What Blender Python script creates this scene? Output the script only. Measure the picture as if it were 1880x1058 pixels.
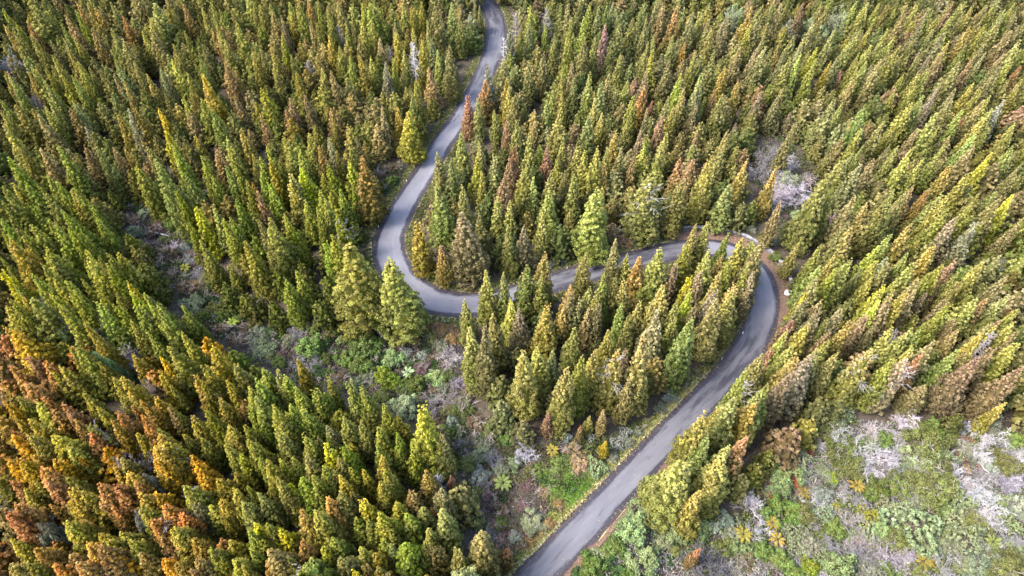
import bpy, math, random
import numpy as np
from mathutils import Vector, Matrix

for _o in list(bpy.data.objects):
    bpy.data.objects.remove(_o)
scene = bpy.context.scene
COL = scene.collection
RNG = np.random.default_rng(11)
random.seed(11)
R = math.radians

# ------------------------------------------------------------------ camera
CAM_Z, PITCH, FPX = 100.0, R(39.5), 1270.0      # drone height, angle from straight down, focal length in photo pixels
cd = bpy.data.cameras.new('drone_camera')
cam = bpy.data.objects.new('drone_camera', cd)
COL.objects.link(cam)
cam.location = (0, 0, CAM_Z)
cam.rotation_euler = (PITCH, 0, 0)
cd.sensor_width = 36
cd.lens = FPX / 1880 * 36
cd.clip_end = 3000
scene.camera = cam

# ------------------------------------------------------------------ light
SUN_EL, SUN_DIR = R(48), (-0.80, -0.25)          # high soft sun from the left, a little behind the camera
world = bpy.data.worlds.new("World")
scene.world = world
world.use_nodes = True
wn = world.node_tree
sky = wn.nodes.new('ShaderNodeTexSky')
sky.sky_type = 'NISHITA'
sky.sun_disc = False
sky.sun_elevation = SUN_EL
sky.sun_rotation = math.atan2(SUN_DIR[0], SUN_DIR[1])
sky.air_density = 1.0
sky.dust_density = 2.5
sky.ozone_density = 1.0
bg = wn.nodes['Background']
bg.inputs['Strength'].default_value = 0.15
wn.links.new(sky.outputs[0], bg.inputs[0])
sd = bpy.data.lights.new('sun', 'SUN')
sd.energy = 1.35
sd.angle = R(18)
sd.color = (1.0, 0.95, 0.86)
sun = bpy.data.objects.new('sun', sd)
COL.objects.link(sun)
_l = math.hypot(*SUN_DIR)
_v = Vector((SUN_DIR[0] / _l * math.cos(SUN_EL), SUN_DIR[1] / _l * math.cos(SUN_EL), math.sin(SUN_EL)))
sun.rotation_euler = _v.to_track_quat('Z', 'Y').to_euler()
scene.view_settings.view_transform = 'Standard'
scene.view_settings.look = 'None'
scene.view_settings.exposure = 2.5
scene.view_settings.gamma = 1
scene.render.engine = 'CYCLES'
scene.cycles.max_bounces = 5
scene.cycles.diffuse_bounces = 3
scene.cycles.glossy_bounces = 2
scene.cycles.transmission_bounces = 2
scene.cycles.use_denoising = True

# ------------------------------------------------------------------ helpers
def tag(o, label=None, cat=None, group=None, kind=None):
    if label: o['label'] = label
    if cat: o['category'] = cat
    if group: o['group'] = group
    if kind: o['kind'] = kind
    return o

def link(name, data, parent=None):
    o = bpy.data.objects.new(name, data)
    COL.objects.link(o)
    if parent is not None: o.parent = parent
    return o

def mesh_np(name, V, F, mat=None, attrs=None, smooth=False):
    """V (n,3); F: one (m,k) face array or a list of them; attrs: name -> (faces,3) vectors on the faces."""
    if not isinstance(F, (list, tuple)): F = [F]
    F = [f for f in F if len(f)]
    me = bpy.data.meshes.new(name)
    me.vertices.add(len(V))
    me.vertices.foreach_set('co', np.ascontiguousarray(V, dtype=np.float32).ravel())
    idx = np.concatenate([f.ravel() for f in F]).astype(np.int32)
    cnt = np.concatenate([np.full(len(f), f.shape[1]) for f in F]).astype(np.int32)
    st = np.concatenate([[0], np.cumsum(cnt)[:-1]]).astype(np.int32)
    me.loops.add(len(idx))
    me.loops.foreach_set('vertex_index', idx)
    me.polygons.add(len(cnt))
    me.polygons.foreach_set('loop_start', st)
    me.polygons.foreach_set('loop_total', cnt)
    for k, a in (attrs or {}).items():
        at = me.attributes.new(k, 'FLOAT_VECTOR', 'FACE')
        at.data.foreach_set('vector', np.ascontiguousarray(a, dtype=np.float32).ravel())
    me.polygons.foreach_set('use_smooth', np.full(len(cnt), bool(smooth)))
    if mat: me.materials.append(mat)
    me.update(calc_edges=True)
    return me

def unit(a):
    return a / np.maximum(np.linalg.norm(a, axis=-1, keepdims=True), 1e-9)

def leaf_quads(C, N, s, rng, asp=0.62):
    """one small rhombic leaf spray per centre, facing N"""
    n = len(C)
    T = unit(np.cross(N, rng.normal(size=(n, 3))))
    B = np.cross(N, T)
    s = np.asarray(s).reshape(-1, 1) * np.ones((n, 1))
    V = np.stack([C + T * s * 1.25, C + B * s * asp + T * s * .15, C - T * s, C - B * s * asp + T * s * .15], 1).reshape(-1, 3)
    return V, np.arange(n * 4).reshape(-1, 4)

def leaf_tris(C, N, s, rng):
    n = len(C)
    T = unit(np.cross(N, rng.normal(size=(n, 3))))
    B = np.cross(N, T)
    s = np.asarray(s).reshape(-1, 1) * np.ones((n, 1))
    V = np.stack([C + T * s * 1.5, C - T * s * .8 + B * s * 1.1, C - T * s * .8 - B * s * 1.1], 1).reshape(-1, 3)
    return V, np.arange(n * 3).reshape(-1, 3)

class Tubes:
    def __init__(self): self.V, self.F, self.n = [], [], 0
    def add(self, pts, r0, r1, sides=3):
        pts = np.asarray(pts, float)
        m = len(pts)
        d = unit(np.gradient(pts, axis=0))
        up = np.array([0.31, 0.22, 0.92])
        A = unit(np.cross(d, up)); B = np.cross(d, A)
        rad = np.linspace(r0, r1, m)[:, None, None]
        a = np.arange(sides) * 2 * math.pi / sides
        ring = pts[:, None, :] + rad * (np.cos(a)[None, :, None] * A[:, None, :] + np.sin(a)[None, :, None] * B[:, None, :])
        self.V.append(ring.reshape(-1, 3))
        i = np.arange(m - 1)[:, None] * sides
        j = np.arange(sides)[None, :]
        k = (j + 1) % sides
        q = np.stack([i + j, i + k, i + sides + k, i + sides + j], -1).reshape(-1, 4) + self.n
        self.F.append(q)
        self.n += m * sides
    def arrays(self):
        return np.concatenate(self.V), np.concatenate(self.F)

# ------------------------------------------------------------------ photograph pixel -> place
CP, SP = math.cos(PITCH), math.sin(PITCH)
def rays(px, py):
    px, py = np.asarray(px, float), np.asarray(py, float)
    dx, dy, dz = (px - 940) / FPX, -(py - 529) / FPX, -np.ones_like(px)
    return np.stack([dx, dy * CP - dz * SP, dy * SP + dz * CP], -1)

def to_px(P):
    P = np.asarray(P, float)
    x, y, z = P[..., 0], P[..., 1], P[..., 2] - CAM_Z
    yc, zc = y * CP + z * SP, -y * SP + z * CP
    return np.stack([940 + FPX * x / -zc, 529 - FPX * yc / -zc], -1)

def smooth(a, b, x):
    t = np.clip((x - a) / (b - a), 0, 1)
    return t * t * (3 - 2 * t)

def seg_dist(P, Q):
    """distance from points P (n,2) to polyline Q (m,2), and the polyline parameter"""
    best = np.full(len(P), 1e9); par = np.zeros(len(P))
    for i in range(len(Q) - 1):
        a, b = Q[i], Q[i + 1]
        ab = b - a
        t = np.clip(((P - a) @ ab) / max(ab @ ab, 1e-9), 0, 1)
        d = np.linalg.norm(P - (a + t[:, None] * ab), axis=1)
        m = d < best
        best[m] = d[m]; par[m] = (i + t)[m]
    return best, par

def flat(px):
    """ground point on the level z = 0 under a photo pixel"""
    q = np.asarray(px, float)
    r = rays(q[:, 0], q[:, 1])
    t = -CAM_Z / r[:, 2]
    return np.stack([r[:, 0] * t, r[:, 1] * t], -1)

GULLY = flat([(170, 280), (265, 375), (330, 480), (400, 575), (520, 640), (660, 670), (790, 700), (860, 800), (900, 900), (905, 1080)])
BANK = flat([(-250, 560), (60, 640), (300, 760), (520, 860), (640, 1000)])
HEATH = flat([(1500, 1130), (1620, 930), (1900, 860)])
def natural(x, y):
    """the lie of the land before the road is cut in"""
    P = np.stack([np.ravel(x), np.ravel(y)], -1).astype(float)
    g, _ = seg_dist(P, GULLY); b, _ = seg_dist(P, BANK); h, _ = seg_dist(P, HEATH)
    z = -3.6 * np.exp(-(g / 8.0) ** 2) + 2.0 * np.exp(-(b / 26.0) ** 2) - 2.0 * np.exp(-(h / 24.0) ** 2)
    z += 0.35 * np.sin(P[:, 0] * .13 + 1.0) * np.cos(P[:, 1] * .11) + 0.2 * np.sin(P[:, 0] * .31 + P[:, 1] * .27)
    return z.reshape(np.shape(x))

ROAD_PX = [(935, 1115), (985, 1058), (1041, 1000), (1097, 940), (1150, 885), (1188, 845), (1240, 790), (1287, 742), (1328, 700), (1366, 652),
           (1390, 612), (1402, 572), (1401, 532), (1392, 503), (1374, 480), (1348, 464), (1316, 456), (1285, 455), (1250, 458), (1205, 468),
           (1155, 481), (1090, 499), (1012, 521), (950, 543), (895, 557), (845, 561), (800, 554), (763, 537), (735, 508), (715, 473),
           (714, 437), (733, 393), (766, 340), (797, 288), (822, 250), (852, 205), (880, 155), (899, 115), (908, 85), (912, 55), (905, 25), (890, 0),
           (868, -30), (850, -60)]
def catmull(Q, step=0.8):
    Q = np.vstack([2 * Q[0] - Q[1], Q, 2 * Q[-1] - Q[-2]])
    out = []
    for i in range(1, len(Q) - 2):
        p0, p1, p2, p3 = Q[i - 1], Q[i], Q[i + 1], Q[i + 2]
        n = max(2, int(np.linalg.norm(p2 - p1) / step))
        for t in np.arange(n) / n:
            out.append(.5 * ((2 * p1) + (-p0 + p2) * t + (2 * p0 - 5 * p1 + 4 * p2 - p3) * t ** 2 + (-p0 + 3 * p1 - 3 * p2 + p3) * t ** 3))
    out.append(Q[-2])
    return np.array(out)
def relax(Q, k=6):
    for _ in range(k):
        Q = np.vstack([Q[:1], .25 * Q[:-2] + .5 * Q[1:-1] + .25 * Q[2:], Q[-1:]])
    return Q
def flat_z(px):
    q = np.asarray(px, float)
    r = rays(q[:, 0], q[:, 1])
    z = np.zeros(len(q))
    for _ in range(12):
        P = r[:, :2] * ((z - CAM_Z) / r[:, 2])[:, None]
        z = .4 * z + .6 * natural(P[:, 0], P[:, 1])
    return P
ROAD = relax(catmull(flat_z(ROAD_PX)), 14)
ROAD_Z = relax(natural(ROAD[:, 0], ROAD[:, 1])[:, None], 60)[:, 0]
_t = unit(np.gradient(ROAD, axis=0))
ROAD_N = np.stack([_t[:, 1], -_t[:, 0]], -1)            # points to the right of travel (bottom of the photo -> top)
ROAD_S = np.concatenate([[0], np.cumsum(np.linalg.norm(np.diff(ROAD, axis=0), axis=1))])
ROAD_W = 3.05                                            # nominal half width; the road is narrower on the straights
def _near(px): return int(np.linalg.norm(ROAD - flat_z([px])[0], axis=1).argmin())
_wk = sorted([(0, 2.15), (_near((1328, 700)), 2.2), (_near((1400, 575)), 2.6), (_near((1374, 480)), 2.7), (_near((1285, 455)), 2.2), (_near((1012, 521)), 2.2),
              (_near((895, 557)), 2.5), (_near((800, 554)), 2.9), (_near((715, 473)), 3.0), (_near((714, 437)), 2.8), (_near((766, 340)), 2.25), (_near((880, 155)), 2.2),
              (_near((908, 70)), 2.6), (len(ROAD) - 1, 2.3)])
ROADW = relax(np.interp(np.arange(len(ROAD)), [a for a, _ in _wk], [b for _, b in _wk])[:, None], 30)[:, 0]

def road_dist(P):
    P = np.asarray(P, float)
    d = np.full(len(P), 1e9); k = np.zeros(len(P), int)
    for c in range(0, len(P), 4000):
        q = P[c:c + 4000]
        D = np.linalg.norm(q[:, None, :] - ROAD[None, ::2, :], axis=2)
        k[c:c + 4000] = D.argmin(1) * 2
        d[c:c + 4000] = D.min(1)
    return d, k

def ground(x, y):
    P = np.stack([np.ravel(x), np.ravel(y)], -1).astype(float)
    d, k = road_dist(P)
    z = natural(P[:, 0], P[:, 1])
    w = smooth(4.0, 9.0, d)
    return (ROAD_Z[k] * (1 - w) + z * w).reshape(np.shape(x))

def land(px, h=0.0):
    """photo pixels (n,2) -> ground points under the ray at height h above the ground"""
    q = np.asarray(px, float)
    r = rays(q[:, 0], q[:, 1])
    zt = np.zeros(len(q)) + h
    for _ in range(10):
        t = (zt - CAM_Z) / r[:, 2]
        P = r[:, :2] * t[:, None]
        zt = .4 * zt + .6 * (ground(P[:, 0], P[:, 1]) + h)
    return np.column_stack([P, zt - h])

def inside(P, poly):
    x, y = P[:, 0], P[:, 1]
    c = np.zeros(len(P), bool)
    j = len(poly) - 1
    for i in range(len(poly)):
        xi, yi = poly[i]; xj, yj = poly[j]
        m = ((yi > y) != (yj > y)) & (x < (xj - xi) * (y - yi) / ((yj - yi) + 1e-12) + xi)
        c ^= m
        j = i
    return c

# ------------------------------------------------------------------ materials
def new_mat(name):
    m = bpy.data.materials.new(name)
    m.use_nodes = True
    nt = m.node_tree
    b = nt.nodes['Principled BSDF']
    b.inputs['Specular IOR Level'].default_value = 0.25
    return m, nt, b

def N(nt, kind, **kw):
    n = nt.nodes.new('ShaderNode' + kind)
    for k, v in kw.items(): setattr(n, k, v)
    return n

def mixc(nt, fac, a, b, blend='MIX'):
    n = N(nt, 'Mix', data_type='RGBA', blend_type=blend)
    for s, v in ((n.inputs['Factor'], fac), (n.inputs[6], a), (n.inputs[7], b)):
        if hasattr(v, 'is_linked'): nt.links.new(v, s)
        else: s.default_value = v if not isinstance(v, tuple) else (*v, 1)[:4]
    return n.outputs[2]

def math_n(nt, op, a, b=0.0, clamp=False):
    n = N(nt, 'Math', operation=op, use_clamp=clamp)
    for s, v in ((n.inputs[0], a), (n.inputs[1], b)):
        if hasattr(v, 'is_linked'): nt.links.new(v, s)
        else: s.default_value = v
    return n.outputs[0]

def ramp(nt, fac, stops):
    n = N(nt, 'ValToRGB')
    e = n.color_ramp.elements
    while len(e) < len(stops): e.new(0.5)
    for i, (p, c) in enumerate(stops):
        e[i].position = p
        e[i].color = (*c, 1) if isinstance(c, tuple) else (c, c, c, 1)
    nt.links.new(fac, n.inputs[0])
    return n.outputs[0]

def noise(nt, scale, detail=4, rough=.6, vec=None, out=0):
    n = N(nt, 'TexNoise')
    n.inputs['Scale'].default_value = scale
    n.inputs['Detail'].default_value = detail
    n.inputs['Roughness'].default_value = rough
    if vec is None:
        g = N(nt, 'NewGeometry')
        vec = g.outputs['Position']
    nt.links.new(vec, n.inputs['Vector'])
    return n.outputs[out]

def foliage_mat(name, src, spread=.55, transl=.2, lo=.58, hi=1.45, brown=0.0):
    """leaf colour = the plant's own tint, its tip tint towards the top (on conifers partly painted skylight), and clump-to-clump variation. src: OBJECT or GEOMETRY"""
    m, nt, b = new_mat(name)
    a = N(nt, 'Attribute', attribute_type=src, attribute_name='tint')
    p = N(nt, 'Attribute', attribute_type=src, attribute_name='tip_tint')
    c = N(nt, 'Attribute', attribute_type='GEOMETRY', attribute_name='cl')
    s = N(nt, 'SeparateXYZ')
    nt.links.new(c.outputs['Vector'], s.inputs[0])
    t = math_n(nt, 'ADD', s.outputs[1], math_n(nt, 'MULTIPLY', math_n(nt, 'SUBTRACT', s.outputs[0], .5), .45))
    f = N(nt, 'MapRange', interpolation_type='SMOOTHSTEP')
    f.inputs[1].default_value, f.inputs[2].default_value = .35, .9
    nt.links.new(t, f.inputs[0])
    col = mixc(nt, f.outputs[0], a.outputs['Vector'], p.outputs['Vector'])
    if brown:      # withered patches within a crown
        pm = N(nt, 'MapRange', interpolation_type='SMOOTHSTEP')
        pm.inputs[1].default_value, pm.inputs[2].default_value, pm.inputs[4].default_value = .54, .72, brown
        nt.links.new(math_n(nt, 'ADD', noise(nt, .42, 3, .6), math_n(nt, 'MULTIPLY', math_n(nt, 'SUBTRACT', s.outputs[0], .5), .16)), pm.inputs[0])
        col = mixc(nt, pm.outputs[0], col, (.235, .165, .085))
    h = N(nt, 'HueSaturation')
    nt.links.new(col, h.inputs['Color'])
    v = math_n(nt, 'ADD', math_n(nt, 'MULTIPLY', s.outputs[0], .45), math_n(nt, 'MULTIPLY', s.outputs[2], .55))
    v = math_n(nt, 'MULTIPLY_ADD', v, hi - lo)
    v.node.inputs[2].default_value = lo
    nt.links.new(v, h.inputs['Value'])
    hu = math_n(nt, 'MULTIPLY_ADD', math_n(nt, 'SUBTRACT', s.outputs[0], .5), .055 * spread)
    hu.node.inputs[2].default_value = .5
    nt.links.new(hu, h.inputs['Hue'])
    sa = math_n(nt, 'MULTIPLY_ADD', s.outputs[2], -.35 * spread)
    sa.node.inputs[2].default_value = 1.12
    nt.links.new(sa, h.inputs['Saturation'])
    nt.links.new(h.outputs[0], b.inputs['Base Color'])
    b.inputs['Roughness'].default_value = .65
    b.inputs['Specular IOR Level'].default_value = .15
    tr = N(nt, 'BsdfTranslucent')
    nt.links.new(h.outputs[0], tr.inputs[0])
    mx = N(nt, 'MixShader')
    mx.inputs[0].default_value = transl
    out = nt.nodes['Material Output']
    nt.links.new(b.outputs[0], mx.inputs[1]); nt.links.new(tr.outputs[0], mx.inputs[2])
    nt.links.new(mx.outputs[0], out.inputs[0])
    return m

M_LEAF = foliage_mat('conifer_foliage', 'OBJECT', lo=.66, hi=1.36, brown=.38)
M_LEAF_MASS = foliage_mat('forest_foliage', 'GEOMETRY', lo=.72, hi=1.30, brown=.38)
M_SHRUB = foliage_mat('shrub_foliage', 'OBJECT', .8)
M_COVER = foliage_mat('undergrowth_foliage', 'GEOMETRY', .8)

def bark_mat(name, c0, c1, sc=3.0):
    m, nt, b = new_mat(name)
    nt.links.new(ramp(nt, noise(nt, sc, 5, .7), [(.3, c0), (.7, c1)]), b.inputs['Base Color'])
    b.inputs['Roughness'].default_value = .85
    return m
M_BARK = bark_mat('conifer_bark', (.06, .04, .028), (.15, .11, .085))

def twig_mat(name):
    m, nt, b = new_mat(name)
    a = N(nt, 'Attribute', attribute_type='OBJECT', attribute_name='tint')
    h = N(nt, 'HueSaturation')
    nt.links.new(a.outputs['Vector'], h.inputs['Color'])
    mr = N(nt, 'MapRange')
    mr.inputs[1].default_value, mr.inputs[2].default_value, mr.inputs[3].default_value, mr.inputs[4].default_value = .3, .7, .55, 1.3
    nt.links.new(noise(nt, 2.2, 4, .7), mr.inputs[0])
    nt.links.new(mr.outputs[0], h.inputs['Value'])
    nt.links.new(h.outputs[0], b.inputs['Base Color'])
    b.inputs['Roughness'].default_value = .9
    return m
M_TWIG = twig_mat('weathered_twigs')
# ------------------------------------------------------------------ terrain
def build_terrain():
    xs = np.concatenate([np.linspace(-700, -190, 20)[:-1], np.arange(-190, 190.1, 1.25), np.linspace(190, 700, 20)[1:]])
    ys = np.concatenate([np.linspace(-300, 5, 16)[:-1], np.arange(5, 255.1, 1.25), np.linspace(255, 900, 22)[1:]])
    X, Y = np.meshgrid(xs, ys)
    Z = ground(X, Y)
    d, kk = road_dist(np.stack([X.ravel(), Y.ravel()], -1))
    dw = d - ROADW[kk]
    bump = .10 * np.sin(X * 1.9 + Y * .7) * np.sin(Y * 2.3 - X * .5) + RNG.normal(size=X.shape) * .05
    Z = Z + bump * smooth(1.6, 5, dw).reshape(X.shape) - .05 - .45 * (1 - smooth(-1.2, .2, dw)).reshape(X.shape)
    V = np.stack([X, Y, Z], -1).reshape(-1, 3)
    nx, ny = len(xs), len(ys)
    i = (np.arange(ny - 1)[:, None] * nx + np.arange(nx - 1)[None, :]).ravel()
    F = np.stack([i, i + 1, i + nx + 1, i + nx], -1)
    m, nt, b = new_mat('forest_soil')
    n1 = noise(nt, .35, 6, .65); n2 = noise(nt, 3.0, 6, .75); n3 = noise(nt, .12, 3, .5)
    c = ramp(nt, n1, [(.30, (.026, .024, .014)), (.48, (.060, .045, .030)), (.62, (.095, .075, .055)), (.75, (.05, .06, .022))])
    c2 = ramp(nt, n2, [(.32, (.02, .018, .012)), (.55, (.075, .058, .042)), (.75, (.17, .14, .115))])
    nt.links.new(mixc(nt, .55, c, c2), b.inputs['Base Color'])
    b.inputs['Roughness'].default_value = .95
    bp = N(nt, 'Bump'); bp.inputs['Strength'].default_value = .7; bp.inputs['Distance'].default_value = .3
    nt.links.new(n2, bp.inputs['Height']); nt.links.new(bp.outputs[0], b.inputs['Normal'])
    tag(link('ground', mesh_np('ground', V, F, m, smooth=True)), kind='structure')
build_terrain()

# ------------------------------------------------------------------ road
def strip(name, offs, lift, mat, k0=0, k1=None, wob=0.0, kind='structure', seed=1):
    """a ribbon that follows the road; offs: lateral offsets from the centre line in metres"""
    k1 = k1 or len(ROAD)
    r = np.random.default_rng(seed)
    C, Nn, S, Zc = ROAD[k0:k1], ROAD_N[k0:k1], ROAD_S[k0:k1], ROAD_Z[k0:k1]
    n, m = len(C), len(offs)
    O = np.tile(np.asarray(offs, float), (n, 1))
    if wob:
        w = relax(r.normal(size=(n, 1)), 3) * 1.3
        O[:, 0] += wob * w[:, 0]; O[:, -1] += wob * 1.3 * relax(r.normal(size=(n, 1)), 3)[:, 0]
    W = ROADW[k0:k1][:, None]
    A = O * W / ROAD_W if name == 'road' else O - np.sign(O) * (ROAD_W - W)
    P = C[:, None, :] + A[..., None] * Nn[:, None, :]
    Z = np.tile(Zc[:, None], (1, m)) + lift
    V = np.concatenate([P, Z[..., None]], -1).reshape(-1, 3)
    i = (np.arange(n - 1)[:, None] * m + np.arange(m - 1)[None, :]).ravel()
    F = np.stack([i, i + 1, i + m + 1, i + m], -1)
    me = mesh_np(name, V, F, mat, smooth=True)
    uv = me.attributes.new('lane', 'FLOAT_VECTOR', 'POINT')
    uv.data.foreach_set('vector', np.stack([O, np.tile(S[:, None], (1, m)), np.zeros_like(O)], -1).astype(np.float32).ravel())
    return tag(link(name, me), kind=kind)

def asphalt():
    m, nt, b = new_mat('worn_asphalt')
    a = N(nt, 'Attribute', attribute_name='lane')
    s = N(nt, 'SeparateXYZ'); nt.links.new(a.outputs['Vector'], s.inputs[0])
    u, v = s.outputs[0], s.outputs[1]
    def stretched(su, sv, sc, det=5):
        c = N(nt, 'CombineXYZ')
        nt.links.new(math_n(nt, 'MULTIPLY', u, su), c.inputs[0]); nt.links.new(math_n(nt, 'MULTIPLY', v, sv), c.inputs[1])
        return noise(nt, sc, det, .62, c.outputs[0])
    au = math_n(nt, 'ABSOLUTE', u)
    wander = math_n(nt, 'MULTIPLY', math_n(nt, 'SUBTRACT', stretched(.5, .11, 1.0, 3), .5), 2.4)
    fine = math_n(nt, 'MULTIPLY', math_n(nt, 'SUBTRACT', stretched(2.0, .6, 1.6, 6), .5), .9)
    edge = math_n(nt, 'ADD', math_n(nt, 'ADD', au, wander), fine)
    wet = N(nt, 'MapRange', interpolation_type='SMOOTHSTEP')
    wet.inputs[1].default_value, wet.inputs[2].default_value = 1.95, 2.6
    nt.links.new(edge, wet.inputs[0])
    # wet patches and painted tree shade on the lower arm, on the middle arm and at the very top: distance along the road picks it
    damp_shade = ramp(nt, math_n(nt, 'DIVIDE', v, float(ROAD_S[-1])), DAMP_SHADE)
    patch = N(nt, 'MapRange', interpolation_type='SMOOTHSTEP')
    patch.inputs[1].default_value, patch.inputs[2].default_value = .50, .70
    nt.links.new(math_n(nt, 'ADD', stretched(.9, .22, .7, 5), math_n(nt, 'MULTIPLY', math_n(nt, 'SUBTRACT', damp_shade, .5), .34)), patch.inputs[0])
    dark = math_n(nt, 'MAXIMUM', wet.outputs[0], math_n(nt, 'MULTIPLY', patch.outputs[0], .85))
    tr = math_n(nt, 'MULTIPLY', math_n(nt, 'SUBTRACT', stretched(3.2, .03, 1.0, 3), .5), 1.0)
    grit = noise(nt, 9.0, 4, .8)
    tone = math_n(nt, 'ADD', math_n(nt, 'ADD', stretched(.5, .18, .6, 3), math_n(nt, 'MULTIPLY', tr, .4)), math_n(nt, 'MULTIPLY', math_n(nt, 'SUBTRACT', grit, .5), .3))
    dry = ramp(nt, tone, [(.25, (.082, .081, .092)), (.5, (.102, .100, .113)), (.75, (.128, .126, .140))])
    wet_shade_c = ramp(nt, tone, [(.25, (.022, .020, .026)), (.75, (.046, .043, .053))])
    damp_shade_gain = N(nt, 'MapRange')
    damp_shade_gain.inputs[1].default_value, damp_shade_gain.inputs[2].default_value, damp_shade_gain.inputs[3].default_value, damp_shade_gain.inputs[4].default_value = .1, .7, 1.45, .92
    nt.links.new(damp_shade, damp_shade_gain.inputs[0])
    hs = N(nt, 'HueSaturation'); nt.links.new(dry, hs.inputs['Color']); nt.links.new(damp_shade_gain.outputs[0], hs.inputs['Value'])
    nt.links.new(mixc(nt, dark, hs.outputs[0], wet_shade_c), b.inputs['Base Color'])
    ro = N(nt, 'MapRange'); ro.inputs[3].default_value, ro.inputs[4].default_value = .8, .5
    nt.links.new(dark, ro.inputs[0]); nt.links.new(ro.outputs[0], b.inputs['Roughness'])
    bp = N(nt, 'Bump'); bp.inputs['Strength'].default_value = .25; bp.inputs['Distance'].default_value = .05
    nt.links.new(grit, bp.inputs['Height']); nt.links.new(bp.outputs[0], b.inputs['Normal'])
    return m

def road_k(px):
    """index on the road centre line nearest to a photo pixel"""
    q = flat_z([px])[0]
    return int(np.linalg.norm(ROAD - q, axis=1).argmin())
def frac(px): return float(ROAD_S[road_k(px)] / ROAD_S[-1])
DAMP_SHADE = [(0.0, .62), (frac((1150, 885)), .40), (frac((1270, 760)), .55), (frac((1350, 672)), .95), (frac((1398, 590)), .45), (frac((1402, 540)), .15),  # wetness and painted tree shade, by fraction of the road length
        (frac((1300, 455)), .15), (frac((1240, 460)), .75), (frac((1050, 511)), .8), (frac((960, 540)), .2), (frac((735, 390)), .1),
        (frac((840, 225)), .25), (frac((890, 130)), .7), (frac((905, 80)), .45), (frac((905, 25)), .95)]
DAMP_SHADE = sorted(DAMP_SHADE)

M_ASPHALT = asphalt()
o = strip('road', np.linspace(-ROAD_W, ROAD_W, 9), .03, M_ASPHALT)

def verge_mat(name, cs, sc=4.0, bump=.5):
    m, nt, b = new_mat(name)
    n1 = noise(nt, sc, 6, .8)
    nt.links.new(ramp(nt, n1, cs), b.inputs['Base Color'])
    b.inputs['Roughness'].default_value = .95
    bp = N(nt, 'Bump'); bp.inputs['Strength'].default_value = bump; bp.inputs['Distance'].default_value = .12
    nt.links.new(n1, bp.inputs['Height']); nt.links.new(bp.outputs[0], b.inputs['Normal'])
    return m
M_VERGE = verge_mat('dry_verge', [(.26, (.06, .05, .02)), (.40, (.17, .145, .065)), (.55, (.30, .26, .14)), (.75, (.42, .37, .24))], 2.6)
M_GUTTER = verge_mat('wet_gutter', [(.3, (.022, .018, .02)), (.6, (.06, .048, .05)), (.8, (.13, .10, .085))], 3.0, .3)
M_LITTER = verge_mat('leaf_litter', [(.25, (.03, .018, .014)), (.42, (.085, .05, .036)), (.55, (.15, .095, .065)), (.66, (.30, .22, .14)), (.78, (.10, .065, .045))], 5.0)
# left = towards the inside of the lower arm; the ribbons butt end to end sideways
strip('gutter', [-ROAD_W - .45, -ROAD_W + .12], .024, M_GUTTER, wob=.12, seed=3)
strip('gutter.001', [ROAD_W - .12, ROAD_W + .45], .024, M_GUTTER, wob=.12, seed=4)
strip('verge', [-ROAD_W - 1.25, -ROAD_W - .8, -ROAD_W - .3], .018, M_VERGE, wob=.28, seed=5)
strip('verge.001', [ROAD_W + .3, ROAD_W + .8, ROAD_W + 1.15], .018, M_VERGE, wob=.28, seed=6)
KA, KB = road_k((1397, 596)), road_k((1232, 461))        # outside of the right-hand bend
strip('leaf_litter', [ROAD_W + .35, ROAD_W + 1.5, ROAD_W + 2.6], .028, M_LITTER, KA, KB, wob=.2, seed=7)
KC, KD = road_k((905, 552)), road_k((716, 420))          # outside of the hairpin
strip('leaf_litter.001', [ROAD_W + .35, ROAD_W + .9, ROAD_W + 1.5], .028, M_LITTER, KC, KD, wob=.25, seed=8)
KE, KF = road_k((975, 1070)), road_k((1215, 818))
strip('leaf_litter.002', [ROAD_W + .35, ROAD_W + .8, ROAD_W + 1.4], .028, M_LITTER, KE, KF, wob=.3, seed=9)

# ------------------------------------------------------------------ low roadside walls
def wall(name, k0, k1, off, th, h, label, mat, cope, drop=.8):
    root = link(name, None)
    c = ROAD[(k0 + k1) // 2] + ROAD_N[(k0 + k1) // 2] * (off - ROAD_W + ROADW[(k0 + k1) // 2])
    root.location = (c[0], c[1], ROAD_Z[(k0 + k1) // 2])
    ks = np.arange(k0, k1, 2)
    r = np.random.default_rng(k0)
    def prism(nm, o0, o1, z0, z1, m, jit, wav):
        n = len(ks)
        w = relax(r.normal(size=(n, 1)), 3)[:, 0] * wav
        rows = []
        for o, z in ((o0, z0), (o0, z1), (o1, z1), (o1, z0)):
            P = ROAD[ks] + ROAD_N[ks] * (o - ROAD_W + ROADW[ks] + jit * r.normal(size=n))[:, None]
            rows.append(np.column_stack([P, ROAD_Z[ks] + z + w + jit * .6 * r.normal(size=n)]))
        V = np.stack(rows, 1).reshape(-1, 3) - np.array(root.location)
        i = np.arange(n - 1)[:, None] * 4; j = np.arange(4)[None, :]
        F = np.stack([i + j, i + (j + 1) % 4, i + 4 + (j + 1) % 4, i + 4 + j], -1).reshape(-1, 4)
        caps = np.array([[3, 2, 1, 0], [4 * n - 4, 4 * n - 3, 4 * n - 2, 4 * n - 1]])
        link(nm, mesh_np(nm, V, np.vstack([F, caps]), m), root)
    prism('masonry', off, off + th, -drop, h, mat, .02, .03)
    prism('coping', off - .05, off + th + .05, h + .004, h + .14, cope, .025, .03)
    return tag(root, label, 'wall', 'low stone walls along the road')
M_STONE = verge_mat('rubble_masonry', [(.3, (.04, .036, .04)), (.5, (.13, .12, .125)), (.7, (.26, .24, .245))], 2.2)
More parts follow.
